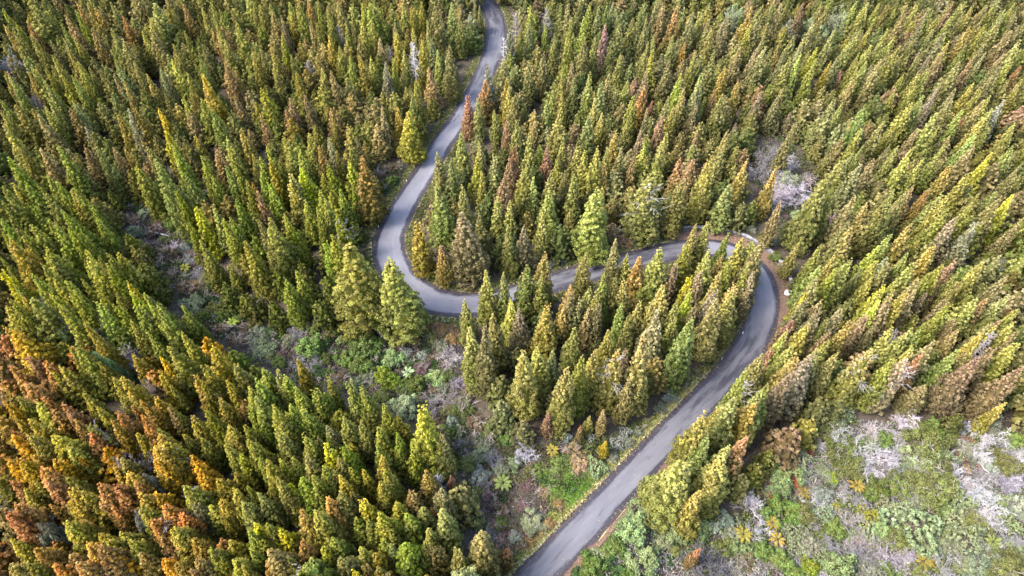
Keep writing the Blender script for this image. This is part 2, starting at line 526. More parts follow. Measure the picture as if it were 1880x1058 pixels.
M_COPE = verge_mat('mossy_coping', [(.28, (.06, .056, .062)), (.48, (.19, .18, .19)), (.62, (.34, .32, .33)), (.8, (.55, .53, .53))], 1.5)
M_EARTHWALL = verge_mat('reddish_masonry', [(.3, (.04, .02, .02)), (.5, (.10, .05, .045)), (.7, (.2, .12, .10))], 2.4)
wall('stone_wall', road_k((1392, 612)), road_k((1262, 458)), ROAD_W + 2.75, .5, .55, 'long curved grey stone wall round the outside of the right-hand bend', M_STONE, M_COPE)
wall('stone_wall.001', road_k((880, 558)), road_k((768, 540)), ROAD_W + 1.6, .7, .45, 'short dark stone wall outside the hairpin, above the orange grass', M_STONE, M_COPE, 1.4)
wall('stone_wall.002', road_k((985, 1058)), road_k((1080, 960)), ROAD_W + 1.45, .38, .3, 'dark wall beside the lowest stretch of road, opposite the grassy clearing, under the mint-green tree', M_EARTHWALL, M_GUTTER)
wall('stone_wall.003', road_k((1120, 917)), road_k((1205, 828)), ROAD_W + 1.2, .38, .3, 'reddish wall with fallen leaves, below the bright yellow conifer', M_EARTHWALL, M_GUTTER)

# small white marker posts along the edges of the road
def marker(px, k, s=1.0):
    me = bpy.data.meshes.get('marker_post')
    if me is None:
        a = np.arange(8) * math.pi / 4
        V = [(0.11 * math.cos(t) * w, 0.11 * math.sin(t) * w, z) for w, z in ((1, 0), (1, .62), (.8, .74), (.35, .80)) for t in a]
        F = [[r * 8 + i, r * 8 + (i + 1) % 8, r * 8 + 8 + (i + 1) % 8, r * 8 + 8 + i] for r in range(3) for i in range(8)]
        m, nt, b = new_mat('white_paint')
        nt.links.new(ramp(nt, noise(nt, 5, 4), [(.3, (.45, .43, .40)), (.55, (.8, .79, .76))]), b.inputs['Base Color'])
        me = mesh_np('marker_post', np.array(V), [np.array(F), np.array([[24 + i for i in range(8)]])], m)
    o = link('marker_post', me)
    p = land([px])[0]
    o.location = (p[0], p[1], p[2] - .03)
    o.scale = (s * .75, s * .75, s * .8)
    return tag(o, k, 'marker post', 'white marker posts along the road')
for px, lab, s in [((747, 334), 'white marker post on the left edge of the road, before the upper straight', 1.0),
                   ((727, 366), 'white marker post left of the road, second up from the hairpin verge', .8),
                   ((695, 418), 'white marker post at the start of the hairpin, beside the big brown-green cone', 1.0),
                   ((682, 449), 'white marker post on the outer left edge of the hairpin', 1.1),
                   ((671, 489), 'white marker post outside the hairpin, just above the forked brown tree', .8),
                   ((808, 530), 'white marker post inside the hairpin, in front of the small amber conifer', .9),
                   ((1041, 494), 'small pale marker post on the far verge of the middle stretch', .8),
                   ((1200, 451), 'white marker post on the far verge, under the round-crowned pale tree', 1.0),
                   ((1321, 424), 'white marker post by the curved stone wall, beside the forked yellow tree', 1.2),
                   ((1378, 441), 'white marker post at the top of the curved stone wall', 1.3),
                   ((1363, 613), 'white marker post left of the wet, shaded road under the brown trees', 1.0),
                   ((1325, 660), 'white marker post on the inner edge of the wet, shaded lower road', 1.0),
                   ((1229, 851), 'white marker post on the right edge of the lower road, above the yellow conifer', 1.0),
                   ((817, 592), 'white marker post on the short dark wall outside the hairpin', .9)]:
    marker(px, lab, s)

def boulder(px, size, label, seed):
    r = np.random.default_rng(seed)
    u = []
    for i in range(9):
        for j in range(14):
            th, ph = math.pi * (i + .5) / 9, 2 * math.pi * j / 14
            k = 1 + .16 * math.sin(3 * ph + seed) * math.sin(2 * th) + r.normal() * .04
            u.append((math.sin(th) * math.cos(ph) * k, math.sin(th) * math.sin(ph) * k * .8, math.cos(th) * k * .75))
    F = [[i * 14 + j, i * 14 + (j + 1) % 14, (i + 1) * 14 + (j + 1) % 14, (i + 1) * 14 + j] for i in range(8) for j in range(14)]
    m = verge_mat('whitewashed_rock', [(.3, (.5, .48, .46)), (.6, (.8, .79, .77))], 3.0, .2)
    me = mesh_np('white_boulder', np.array(u) * size, [np.array(F), np.array([list(range(13, -1, -1))]), np.array([list(range(112, 126))])], m, smooth=True)
    o = link('white_boulder', me)
    p = land([px])[0]
    o.location = (p[0], p[1], p[2] + size * .55)
    return tag(o, label, 'boulder')
boulder((1446, 541), .75, 'whitewashed boulder on the verge at the lower end of the curved wall', 1)
boulder((1117, 1022), .45, 'small white stone block among dark bushes right of the lower road', 5)
# ------------------------------------------------------------------ conifer prototypes (unit height)
def conifer_arrays(seed, clumps, per, leaf, tri=False, fat=1.0, blunt=0.0, double=False, lump=.108):
    r = np.random.default_rng(seed)
    R0 = .180 * fat
    lob = r.uniform(0, 6.28, 4)
    def prof(t, az):
        p = (1 - t) ** (1.0 - .28 * blunt) * (1 - .38 * np.exp(-t * 8))
        p = p * (1 + .11 * np.sin(2 * az + lob[0] + 5 * t) + .08 * np.sin(3 * az + lob[1] - 9 * t) + .09 * np.sin(14 * t + lob[2] + az))
        return R0 * np.maximum(p, .0) + .003
    u = (np.arange(clumps) + r.uniform(0, 1, clumps)) / clumps
    t = 1 - (1 - u) ** .60
    t = .04 + .95 * t
    az = np.arange(clumps) * 2.39996 + r.normal(size=clumps) * .5
    rad = prof(t, az) * r.uniform(.62, 1.0, clumps)
    bend = .022 * r.normal(size=2)
    cx = rad * np.cos(az) + bend[0] * t ** 2; cy = rad * np.sin(az) + bend[1] * t ** 2
    if double:
        w = smooth(.72, .95, t) * (np.where(r.random(clumps) < .5, 1, -1)) * .03
        cx = cx + w
    C = np.stack([cx, cy, t], -1)
    s = (.0055 + lump * prof(t, az)) * r.uniform(.65, 1.3, clumps)
    out = unit(np.stack([np.cos(az), np.sin(az), .55 + 0 * az], -1))
    D = unit(r.normal(size=(clumps, per, 3)) + out[:, None, :] * .9)
    L = C[:, None, :] + D * (s[:, None, None] * r.uniform(.72, 1.12, (clumps, per, 1)))
    Nn = unit(D + r.normal(size=D.shape) * .45)
    sz = leaf * (.6 + .8 * r.random((clumps, per))) * (.62 + .38 * np.minimum(1, s / .03))[:, None]
    g = leaf_tris if tri else leaf_quads
    V, F = g(L.reshape(-1, 3), Nn.reshape(-1, 3), sz.ravel(), r)
    cr = r.random(clumps)
    cl = np.stack([np.repeat(cr, per), np.repeat(t, per), r.random(clumps * per)], -1)
    # inner mass of the crown: a rough cone of foliage so that no sky shows straight through
    ni, nj = 7, 8
    tt = np.linspace(.03, .9, ni)
    ring = []
    for i in range(ni):
        a = np.arange(nj) * 2 * math.pi / nj + i * .4
        q = prof(np.full(nj, tt[i]), a) * .58 * r.uniform(.8, 1.1, nj)
        ring.append(np.stack([q * np.cos(a) + bend[0] * tt[i] ** 2, q * np.sin(a) + bend[1] * tt[i] ** 2, np.full(nj, tt[i])], -1))
    V2 = np.concatenate(ring); n0 = len(V)
    i = np.arange(ni - 1)[:, None] * nj; j = np.arange(nj)[None, :]
    F2 = np.stack([i + j, i + (j + 1) % nj, i + nj + (j + 1) % nj, i + nj + j], -1).reshape(-1, 4) + n0
    cl2 = np.stack([np.full(len(F2), .4), np.full(len(F2), .1), np.full(len(F2), .2)], -1)
    return np.vstack([V, V2]), F, F2, np.vstack([cl, cl2])

N_PROTO = 12
CROWN = []
for i in range(N_PROTO):
    V, F, F2, cl = conifer_arrays(100 + i, 430, 36, .0074, fat=(.9, 1.0, 1.1)[i % 3], blunt=(0, 0, .25, .5)[i % 4], double=i in (5, 9))
    CROWN.append(mesh_np('crown', V, [F, F2], M_LEAF, {'cl': cl}))
ROUND = []
for i in range(4):                                   # blunt, broad crowns
    V, F, F2, cl = conifer_arrays(300 + i, 480, 34, .0092, fat=1.15, blunt=.65, lump=.12)
    ROUND.append(mesh_np('crown', V, [F, F2], M_LEAF, {'cl': cl}))
MASSP = [conifer_arrays(500 + i, 280, 22, .0100, tri=True, fat=(.95, 1.05, 1.18)[i % 3], blunt=(0, 0, .25, .5)[i % 4], double=i == 4) for i in range(8)]

FILLP = [conifer_arrays(600 + i, 110, 20, .0190, tri=True, fat=2.1, blunt=.6) for i in range(4)]

def trunk_mesh():
    T = Tubes()
    T.add([(0, 0, -.03), (.001, .002, .2), (.003, 0, .5), (0, .002, .9)], .018, .003, 8)
    V, F = T.arrays()
    return mesh_np('trunk', V, F, M_BARK, smooth=True)
TRUNK = trunk_mesh()

def dead_twigs(seed, n=13, z0=.35, z1=.85, ln=.125):
    """bare whitish limbs that stick out of a crown"""
    r = np.random.default_rng(seed); T = Tubes()
    for _ in range(n):
        z = r.uniform(z0, z1); a = r.uniform(-2.8, .2); L = ln * (1.15 - z) * r.uniform(1.1, 1.7)
        d = np.array([math.cos(a), math.sin(a), r.uniform(-.1, .5)])
        p = [np.array([0, 0, z]) + d * L * k + r.normal(size=3) * .006 * k + np.array([0, 0, .05 * k * k]) for k in (0, .35, .7, 1, 1.25)]
        T.add(p, .0030, .0011)
        for q in range(4):
            b = p[2 + q % 2]; e = d + r.normal(size=3) * .7
            T.add([b, b + e * L * .25, b + e * L * .42 + np.array([0, 0, .01])], .0018, .0008)
    V, F = T.arrays()
    return mesh_np('dead_branches', V, F, M_TWIG)
DEADTW = [dead_twigs(40 + i) for i in range(3)]

# ------------------------------------------------------------------ dead shrubs, snags, bushes, ferns
def branching(seed, stems, spread, twig=.010, depth=3, up=.55, curl=.35, kids=(3, 6)):
    r = np.random.default_rng(seed); T = Tubes()
    def grow(p, d, L, rad, lev):
        pts = [p]; q = p.copy(); e = d.copy()
        bend = r.normal(size=3) * curl * .35
        for k in range(4):
            e = unit(e + bend + r.normal(size=3) * .13 + np.array([0, 0, -.03 * lev]))
            q = q + e * L / 4
            if q[2] < .02: q[2] = .02 + r.random() * .03
            pts.append(q.copy())
        T.add(pts, rad, rad * .5)
        if lev < depth:
            for k in range(r.integers(*kids)):
                b = pts[r.integers(1, 5)]
                f = unit(e + r.normal(size=3) * .62)
                grow(b.copy(), f, L * r.uniform(.45, .72), max(rad * .6, twig * .55), lev + 1)
    for k in range(stems):
        a = k * 2.39996 + r.normal() * .4
        tilt = r.uniform(.25, 1.0) * spread
        d = unit(np.array([math.cos(a) * tilt, math.sin(a) * tilt, up + (1 - tilt) * .4]))
        grow(np.array([math.cos(a) * .05, math.sin(a) * .05, 0.0]), d, r.uniform(.45, .7), twig * 1.9, 0)
    V, F = T.arrays()
    sc = np.percentile(np.linalg.norm(V[:, :2], axis=1), 96)
    V[:, :2] /= sc; V[:, 2] *= .85 / max(sc, .5)
    return V, F
DEAD = []
for i in range(6):
    V, F = branching(700 + i, 9, 1.0, .0110, 3, kids=(4, 8))
    DEAD.append(mesh_np('dead_shrub', V, F, M_TWIG))

def puff_arrays(seed, clumps, per, leaf, flat_=.75, layer=.5, clump_s=.23):
    """a rounded bush of leafy clumps on a dome, unit radius"""
    r = np.random.default_rng(seed)
    D = unit(np.column_stack([r.normal(size=(clumps, 2)), np.abs(r.normal(size=clumps)) * .8 + .05]))
    rad = r.uniform(layer, 1.0, clumps) ** .6
    lump = 1 + .2 * np.sin(3 * np.arctan2(D[:, 1], D[:, 0]) + seed) + .12 * np.sin(5 * np.arctan2(D[:, 1], D[:, 0]) + 2 * seed)
    C = D * (rad * lump)[:, None] * np.array([.86, .86, flat_]) + np.array([0, 0, .12])
    s = clump_s * r.uniform(.6, 1.25, clumps)
    E = unit(r.normal(size=(clumps, per, 3)) + np.array([0, 0, .7]) + D[:, None, :] * .5)
    L = C[:, None, :] + E * (s[:, None, None] * r.uniform(.55, 1.1, (clumps, per, 1)))
    L[..., 2] = np.maximum(L[..., 2], .02)
    Nn = unit(E + r.normal(size=E.shape) * .6 + np.array([0, 0, .25]))
    V, F = leaf_quads(L.reshape(-1, 3), Nn.reshape(-1, 3), (leaf * (.6 + .8 * r.random(clumps * per))), r)
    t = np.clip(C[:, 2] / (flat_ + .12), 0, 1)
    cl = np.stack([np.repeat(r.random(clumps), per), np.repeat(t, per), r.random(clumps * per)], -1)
    return V, F, cl
LEAFY = []
for i in range(6):
    V, F, cl = puff_arrays(800 + i, 70, 70, .052, (.75, .62, .9)[i % 3])
    LEAFY.append(mesh_np('foliage', V, F, M_SHRUB, {'cl': cl}))
BLOSSOM = []
for i in range(2):                                    # shrub of separate pale leaf rosettes with dark gaps
    V, F, cl = puff_arrays(850 + i, 260, 18, .040, .7, .7, .080)
    BLOSSOM.append(mesh_np('foliage', V, F, M_SHRUB, {'cl': cl}))
FEATHER = []
for i in range(3):                                    # fine heathy bush
    V, F, cl = puff_arrays(880 + i, 120, 60, .030, .7, .4, .2)
    FEATHER.append(mesh_np('foliage', V, F, M_SHRUB, {'cl': cl}))
STEMS = []
for i in range(3):
    V, F = branching(900 + i, 6, .9, .014, 2)
    STEMS.append(mesh_np('stems', V, F, M_TWIG))

def snag_mesh(seed, n=46):
    r = np.random.default_rng(seed); T = Tubes()
    T.add([(0, 0, -.03), (.004, 0, .4), (-.004, .006, .8), (.004, 0, 1)], .016, .004, 6)
    for k in range(n):
        z = .22 + .76 * (k + r.random()) / n; a = k * 2.4 + r.normal() * .4; L = (.13 * (1 - z) ** .6 + .02) * r.uniform(.6, 1.3)
        d = np.array([math.cos(a), math.sin(a), .25])
        p0 = np.array([0, 0, z])
        T.add([p0, p0 + d * L * .5, p0 + d * L + np.array([0, 0, .03])], .0052, .0018)
        for q in range(3):
            b = p0 + d * L * (.4 + .2 * q); e = d + r.normal(size=3) * .8
            T.add([b, b + e * L * .3, b + e * L * .5], .003, .0012)
    V, F = T.arrays()
    return mesh_np('dead_tree', V, F, M_TWIG)
SNAG = [snag_mesh(60 + i) for i in range(2)]

def frond_mesh(seed, pairs=17):
    """one arching tree-fern frond along +x, unit length"""
    r = np.random.default_rng(seed)
    V, F, n = [], [], 0
    def mid(s): return np.array([s, 0, .30 * math.sin(s * 2.1) - .22 * s * s + .02])
    for k in range(pairs):
        s0 = .10 + .88 * k / pairs; s1 = s0 + .075
        w = .24 * math.sin(math.pi * min(1, (.12 + .9 * k / pairs))) ** .75 * (1 - .25 * k / pairs)
        for sg in (-1, 1):
            a, b = mid(s0), mid(s1)
            tip = (a + b) / 2 + np.array([.10, sg * w, -.05 - .05 * r.random()])
            m1 = a * .4 + tip * .6 + np.array([-.012, 0, .015]); m2 = b * .4 + tip * .6 + np.array([.012, 0, .015])
            V += [a, m1, tip, m2, b]; F.append([n, n + 1, n + 2, n + 3, n + 4]); n += 5
    V = np.array(V); F = np.array(F)
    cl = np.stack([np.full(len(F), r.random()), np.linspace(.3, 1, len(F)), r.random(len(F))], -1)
    return mesh_np('frond', V, F, M_SHRUB, {'cl': cl})
FROND = [frond_mesh(i) for i in range(3)]
def fern_trunk():
    T = Tubes(); T.add([(0, 0, -.3), (.01, .01, .3), (0, 0, .72)], .075, .055, 7)
    V, F = T.arrays(); return mesh_np('trunk', V, F, M_BARK)
FERNTRUNK = fern_trunk()
# ------------------------------------------------------------------ the conifers, read off the photograph
# per tile of the photo at four times its size: tip x, tip y, colour letter, and where the whole tree shows its length;
# y yellow-green  g olive green  l fresh green  o olive brown  b brown  r rust-tipped  a amber  R reddish  p pale  Y bright yellow  G golden
# trailing: ! broad round crown, * bare whitish limbs, - small
TILES = {
(0, 0): "20,60,y 100,160,l 230,30,g! 340,75,y 480,110,b 545,60,l 690,50,a 560,10,r 640,20,a 810,5,o 900,110,r 1090,120,y 1110,20,g! 1260,60,o 1340,20,r 1480,50,y 1550,10,g 1610,60,y 1700,60,g 1590,170,y 1730,150,y 1760,230,o 1850,10,g 1350,220,g 1480,310,o 1270,310,g 1100,200,o! 1040,220,y 885,275,y 810,200,o 670,200,b 540,260,y 440,160,g 450,260,o 215,240,y 190,150,r 30,170,a 80,200,o 360,290,b 380,400,y 500,350,y 560,450,l 650,490,g 815,340,y 980,460,o 870,470,o 900,580,o 840,540,b 1080,540,a 1170,500,p 1270,380,y 1270,430,y 1380,520,g 1460,420,y 1480,530,a 1720,510,g 1730,690,b 1340,700,y 1460,720,g 1590,850,y 1540,770,g 1770,940,a 1160,790,Y 1200,960,Y 860,840,a 980,780,o 930,800,p 500,780,b 540,740,o 310,770,y 350,710,y 95,760,a 0,820,y 10,900,y 460,570,l 520,540,y 380,640,l 310,580,y 200,530,a 330,490,l 230,500,y 60,550,y 20,520,a 40,520,b 620,920,p 0,720,g 270,830,b 1430,980,y 1660,1000,y 1850,370,y 1650,280,g 1640,430,b",
(470, 0): "30,20,g 100,20,g 230,10,y 310,10,g 380,0,r 110,80,o 175,110,b 250,80,y 430,150,o 455,40,g 525,50,g 610,5,o 780,10,y 840,20,g 900,40,g 985,10,g 1140,40,y 1210,0,g 1310,20,o 1430,10,y 1080,10,o 1600,10,o 840,130,y 900,270,b 650,160,y 700,90,o 760,150,y 1010,160,b 1030,220,y 1080,360,o 1000,420,l 1150,200,y 1260,140,o 1370,130,b 1490,120,g 1640,40,g 1410,310,o,430 1290,270,o 1220,280,y 1330,360,y 1280,490,b* 1170,580,y 1090,630,o 1030,780,a 1100,800,y,380! 920,780,b 880,900,b! 940,450,p 840,410,y 770,400,y 680,400,y 560,510,b 530,250,a 600,330,y 400,150,b 180,250,l 110,330,y 260,400,o 290,520,l 360,680,b 240,710,b 210,800,b,260 50,630,l 30,830,b 30,350,o 130,490,o 470,490,o 560,860,g 200,970,y 370,970,y 670,910,y 540,1000,p 730,990,b 1550,690,R,330! 1630,710,y 1700,460,p 1670,580,r 1860,210,p* 1820,430,o 1830,560,a 1860,640,y 1760,800,y 1840,870,R 1500,960,y 1640,1030,y 1200,840,l 1140,680,o 750,250,o",
(940, 0): "140,30,y 270,0,y 130,160,o* 60,210,l 250,170,l 360,20,g 410,20,o 440,120,y 530,120,y 570,20,y 640,40,o 700,20,g 740,10,o 690,165,R 790,165,o 880,120,g 950,60,g 990,130,o 1060,10,o 1110,20,b 1210,30,r 1270,60,g 1330,90,o 1400,60,y 1420,150,R- 1480,200,y 1450,130,o 1560,140,b 1760,40,a 1750,170,y 1830,120,o 1860,240,o 1190,250,y 1270,300,a 1350,370,y 1050,250,y 1000,300,g 1040,360,y 730,320,g 800,390,y 610,270,g 540,260,o 420,230,y 310,280,o 240,380,o 130,430,o* 450,450,o 370,520,g 460,560,y 580,520,y 710,530,o 840,580,y 990,510,b 1160,440,o* 970,620,r 1030,735,R- 760,640,o 670,600,o 890,700,y 610,710,y 370,670,a 300,650,y 260,720,y 20,670,o 30,860,y 160,900,o 350,820,y 570,830,y 660,820,a 760,950,y 850,870,y 1000,780,o 1100,840,b 1190,780,y 1150,710,o 1270,640,o 1350,760,b* 1380,600,o 1440,610,R- 1400,530,y 1570,480,a 1500,640,r 1550,690,g 1500,770,y 1670,590,a 1680,330,o 1490,370,o 1240,540,l 1830,670,b 1590,950,a 1370,950,b 1140,960,y 950,960,b 1000,1000,l 1860,330,o 1800,350,b 1650,900,b- 130,980,y 380,1000,y",
(1410, 0): "40,20,o 110,10,o 150,10,g 230,20,a 270,10,b 400,10,g 440,30,o 650,0,y 730,10,y 820,20,y 890,10,o 940,60,y 1110,15,y 1040,30,o 1190,50,b 1010,100,b 1090,130,y 1210,60,g 1270,100,g 1340,20,o 1370,10,b 1360,110,y 1520,30,a 1440,90,o 1610,30,o 1690,20,g 1820,10,y 1750,60,o 1720,150,o 1780,210,b 1590,190,y 1500,190,y 1220,210,o 1300,230,o 1130,170,o 770,170,y 690,200,o 890,210,g 930,260,y 970,320,y 760,320,y 670,380,y 600,300,y 490,210,o 330,150,o 100,290,o 130,360,o 190,250,y 170,410,y 250,330,o 240,390,y 360,340,l 360,420,y 470,440,a 530,400,o 660,490,y 640,560,o* 830,480,y 900,370,o 840,430,o 980,420,y 1000,530,g 720,440,y 1080,280,o 1140,370,o 1200,390,b 1290,370,b 1340,300,y 1470,320,g 1600,310,o 1600,380,o 1520,420,b 1410,440,o 1300,580,o 1190,480,y 1170,520,y 1110,520,y 1250,640,p 1090,620,y 1140,690,y 940,670,y 1060,740,y 720,780,y 550,750,o 490,720,o 850,880,o* 940,900,y 1250,810,y 1100,930,b 1260,920,y 1360,720,o 1390,640,o 1440,790,y 1520,600,y 1580,630,y 1590,720,o 1640,700,g 1660,790,y 1590,850,y 1830,900,y 1750,720,p 1640,920,g 1530,970,y 700,940,y 180,940,o 120,640,o 1720,480,o 1790,440,y 1690,450,o 1780,570,o 1860,470,r 1870,570,y 1440,860,R- 80,700,o 1740,380,b 1860,280,o 1850,640,g 540,510,R-",
(0, 265): "180,270,g 270,290,g 330,220,y 400,260,y 90,280,y 80,370,y 460,460,l 510,330,a 560,310,y 200,430,y 320,350,o 0,300,g 0,400,g 0,540,g 100,610,b 160,630,y 50,690,a 190,760,G 210,570,y 340,530,y 385,580,y* 500,380,y 700,535,y 500,600,y 570,610,y 590,770,a 630,890,y 780,780,y 860,790,a 770,870,l 770,920,a 720,820,o 930,1000,Y 360,830,o 300,870,y 140,850,a 0,820,y 0,640,l 320,760,l 390,980,y 460,990,y 600,990,y 230,940,y 110,1020,y 640,430,y 0,900,Y 1270,0,y 1370,210,o 1290,330,l 1470,70,y 1560,220,y 1570,30,b 1660,150,o 1730,150,y 1670,0,o 1430,460,Y* 1560,460,o 1690,520,y 1630,530,y 1730,400,y 1850,280,r 1800,260,a 1850,60,y 1800,700,a 1820,430,y* 1460,690,o 1680,870,o 1380,560,l 520,80,b 410,0,y 600,0,b 700,10,p* 820,20,b 910,20,a 1000,140,y 1130,100,o 1080,0,o 290,20,b 130,10,g 40,80,g",
(470, 265): "20,80,g 80,10,y 110,110,a 30,220,y 240,10,y 320,50,y 460,0,r 380,20,y 180,110,g 330,160,Y 250,200,b 260,270,a 90,280,y 0,330,R 480,210,y 540,130,l 590,40,g 680,110,y 760,75,r,500! 700,10,y 620,320,y 710,310,l 460,330,y 510,390,y 600,490,l* 350,400,y 440,450,y 80,520,o,500 220,510,l,420 510,690,l 560,650,y 30,540,b 660,700,o,640! 980,840,y,540! 890,990,y- 300,920,y 200,980,y 1330,40,o 1340,200,y 1350,290,l,440! 1430,100,g 1620,70,Y 1740,70,y 1660,190,y 1650,0,o 1520,280,y,440 1810,250,b 1780,370,y 1530,500,b,490! 1640,500,y 1190,560,a,380! 1360,745,a,290 1700,910,y 1820,940,y 1860,400,y 1860,570,y 1870,80,b",
(940, 265): "20,0,R 130,120,y 80,190,y 160,230,y 260,10,R 200,0,y 290,190,o 390,180,o 340,100,l 280,310,y 230,500,y 430,460,y 460,220,y 480,0,y 550,40,y 630,10,y 700,30,y 680,110,a 670,310,a 620,340,y,480! 810,10,o 900,70,b 980,0,y 1110,0,y 1030,200,y,480!* 1250,100,r 1340,90,r 1260,240,o,430 1480,50,y,540 1330,0,o 1560,0,o 1660,10,g 1720,100,a 1600,300,o! 90,590,b* 230,780,a 100,890,g 210,950,y 540,790,g 780,680,o 850,800,y 940,820,a 1110,770,l! 1200,870,b 1290,740,l 1360,590,y 1450,550,y 1590,640,g 1540,810,a 1470,760,y 1600,840,l 1710,690,y 1850,680,o 1740,880,y 1320,950,Y 1390,920,b 1540,930,a 1790,930,b 1640,1030,a 690,950,y 840,990,a 570,1030,y 440,1010,a 1130,1010,a 760,960,y",
(1410, 265): "70,160,a,400 110,400,b 330,460,o 600,550,o 640,600,a* 60,740,g! 230,710,g 400,740,y 500,810,y 610,820,y 510,900,l 390,890,y 380,970,o 700,900,o 820,740,y 800,850,y 900,880,o 880,820,o 910,660,g 1060,580,a 1040,790,y 1230,750,a 1090,870,y 1280,870,l 1200,940,l 1120,980,o 950,990,y 780,970,y 860,1030,Y 1410,930,a 1380,830,b 1590,850,y 1760,950,o 1440,980,y 1820,360,Y,480 1720,380,o* 1650,60,Y 1820,0,y 1530,0,b 1300,0,y 1140,100,y 1360,140,a 960,0,y 890,0,o 700,0,o 620,60,o* 560,120,o! 680,130,o 1070,20,y 800,100,b* 1180,330,r 1280,340,y 1330,360,y 1070,300,o 1490,210,y 1390,530,b 1510,430,g 1560,560,p 1850,560,b 1860,150,o 850,430,g 940,350,g 740,420,o 650,360,o 460,170,g 480,330,g 1010,350,o 1330,470,l",
(0, 530): "370,10,y 210,60,o! 140,20,a 50,50,a 10,130,a 20,260,a 100,310,G! 430,110,y 520,10,y 700,90,y 700,10,y 840,90,y 940,220,a 1000,110,y 960,10,Y 1080,20,y 850,20,o 1140,130,y 1330,110,y 1330,310,a 1100,330,y 1250,400,y 1180,490,Y 1530,420,y 1480,550,g 1620,570,l 1730,550,o! 1660,660,y 1480,680,y* 1430,620,o 1170,590,y 1240,700,y 1140,790,a 1270,880,y 1390,940,y 1600,800,y 1510,900,l 1820,720,y 1830,860,l 1650,1000,y 1790,1000,y 1150,1030,y 960,480,a 540,400,y 490,410,y 600,230,y 710,530,y 820,640,y 910,640,y 430,560,y* 380,600,y 610,760,y 700,860,y 630,830,a 180,690,r! 330,520,r! 210,480,R!* 80,570,r! 690,490,r 450,840,R! 370,890,b! 260,830,y! 150,830,y! 300,790,r 110,780,y 30,820,G 100,950,a 180,960,a 530,960,b! 850,880,r 960,850,r 1040,800,a 1010,930,r 1130,870,r 640,1000,o 70,1030,r 800,960,a 380,1020,y 1230,860,b",
(470, 530): "300,510,o 510,630,o 680,660,o 190,630,y 30,570,y 130,590,o 0,660,y 290,710,y 430,730,y 490,750,y 240,830,y 350,880,y 110,850,g 90,900,l 210,920,y 650,930,o 750,960,o 760,710,y 790,730,o 950,850,y 1040,930,a 890,990,y 1200,840,y,500 530,990,p 0,790,o 10,920,l 160,1030,o 1540,70,y,330 1580,260,a,450 1670,240,b,530 1760,170,g,400 1870,60,y",
(940, 530): "0,80,y 60,140,b 250,110,a,400 380,130,a 490,60,o 560,140,b* 630,90,o 430,10,o 560,0,y 640,0,y 460,270,y 720,290,y 820,90,g 940,90,y 870,180,y 1050,90,y 1090,130,o,480 1210,90,y 1210,210,y 1350,100,b 1330,190,y,540 1000,330,a,580 770,440,a,450* 600,440,y,400 510,460,l,480 400,540,a,480 300,440,o 210,420,y 100,420,y,500 1120,0,o 1320,0,Y 1500,0,b 1530,80,o,440 1630,10,y,400 1760,0,b,240 830,450,b 870,670,o 680,880,b,180 570,930,a,130- 510,1000,r,110- 270,900,R- 1850,370,R,230* 1790,440,o 1740,610,y* 1520,870,y 1420,900,a 1770,810,a 1640,760,o 1830,760,g",
(1410, 530): "290,30,Y,260 280,90,o 390,70,o 390,140,b 150,210,R 140,300,y 300,240,y 440,210,g 540,140,b 450,300,b 450,380,y 620,220,a 720,190,b 860,10,y 820,80,Y 920,80,b 930,10,o 1000,20,y 1090,10,o 1170,20,b,280 1240,0,R- 1320,80,b 1350,90,l 1390,220,b 1540,60,y 1620,60,r 1780,30,o 1640,250,o 1710,230,b 1600,310,y 1840,150,y 1820,240,y 1690,270,g 1850,310,b 800,250,o 940,290,y* 1050,280,y 1140,310,g 1410,290,o 1230,380,o 1140,480,r 1410,440,y* 1060,430,a 1040,500,b* 770,440,a,480* 510,470,y,370 380,430,o,420 310,480,b 220,470,y 190,400,y 180,600,b,440 10,700,y 320,420,y- 940,520,y,430 1170,690,b,280! 1690,420,b* 1560,500,R 1500,560,y,430 1480,460,o 1760,450,o,300 1840,400,y 1870,560,b 1750,830,a",
(0, 793): "80,20,G! 220,30,o! 400,10,y! 640,10,r! 490,100,y! 580,170,G! 390,200,G! 40,200,G! 130,200,G! 240,160,a! 260,250,r! 70,350,R! 340,350,R! 490,330,y! 160,420,y! 250,370,y!* 370,530,r! 550,400,y! 470,450,y! 600,440,y! 710,390,r! 850,400,r! 920,310,a! 980,370,r! 1010,450,a! 880,200,o! 830,260,a! 1150,20,a! 1200,60,y!* 1110,110,a! 1170,190,G! 1390,170,G 1440,230,G! 1000,10,y! 1370,360,y!* 1150,440,G! 1200,530,r! 1030,550,y! 820,540,r! 60,540,r! 50,600,R! 480,530,o! 580,640,a! 470,660,y! 510,700,a! 740,740,y! 780,790,y! 630,830,a! 700,880,b! 900,720,y!* 950,800,y! 1110,610,r!* 1290,620,r! 1250,690,y! 1160,770,b!* 1270,790,r! 1410,780,a! 1600,780,r! 1640,630,y 1530,530,y! 1420,530,p! 1600,500,y! 1690,430,a! 1620,320,y! 1660,90,y 1350,10,y 1460,50,y 1770,500,o! 1850,450,b! 1800,720,y! 1850,670,Y! 1690,800,y! 1610,950,Y! 1530,850,g! 1450,940,b! 1270,960,a! 1170,910,G! 1010,900,b! 860,920,G! 890,1000,p! 480,910,b! 240,840,a! 350,880,b! 60,790,y! 390,970,r! 560,960,b! 460,1030,a! 640,960,r! 140,1000,g! 30,960,o! 740,960,r! 1390,1000,b! 1760,970,o! 1830,870,y! 1700,930,y! 1730,300,g! 1830,40,g 1750,160,g 1830,390,g!",
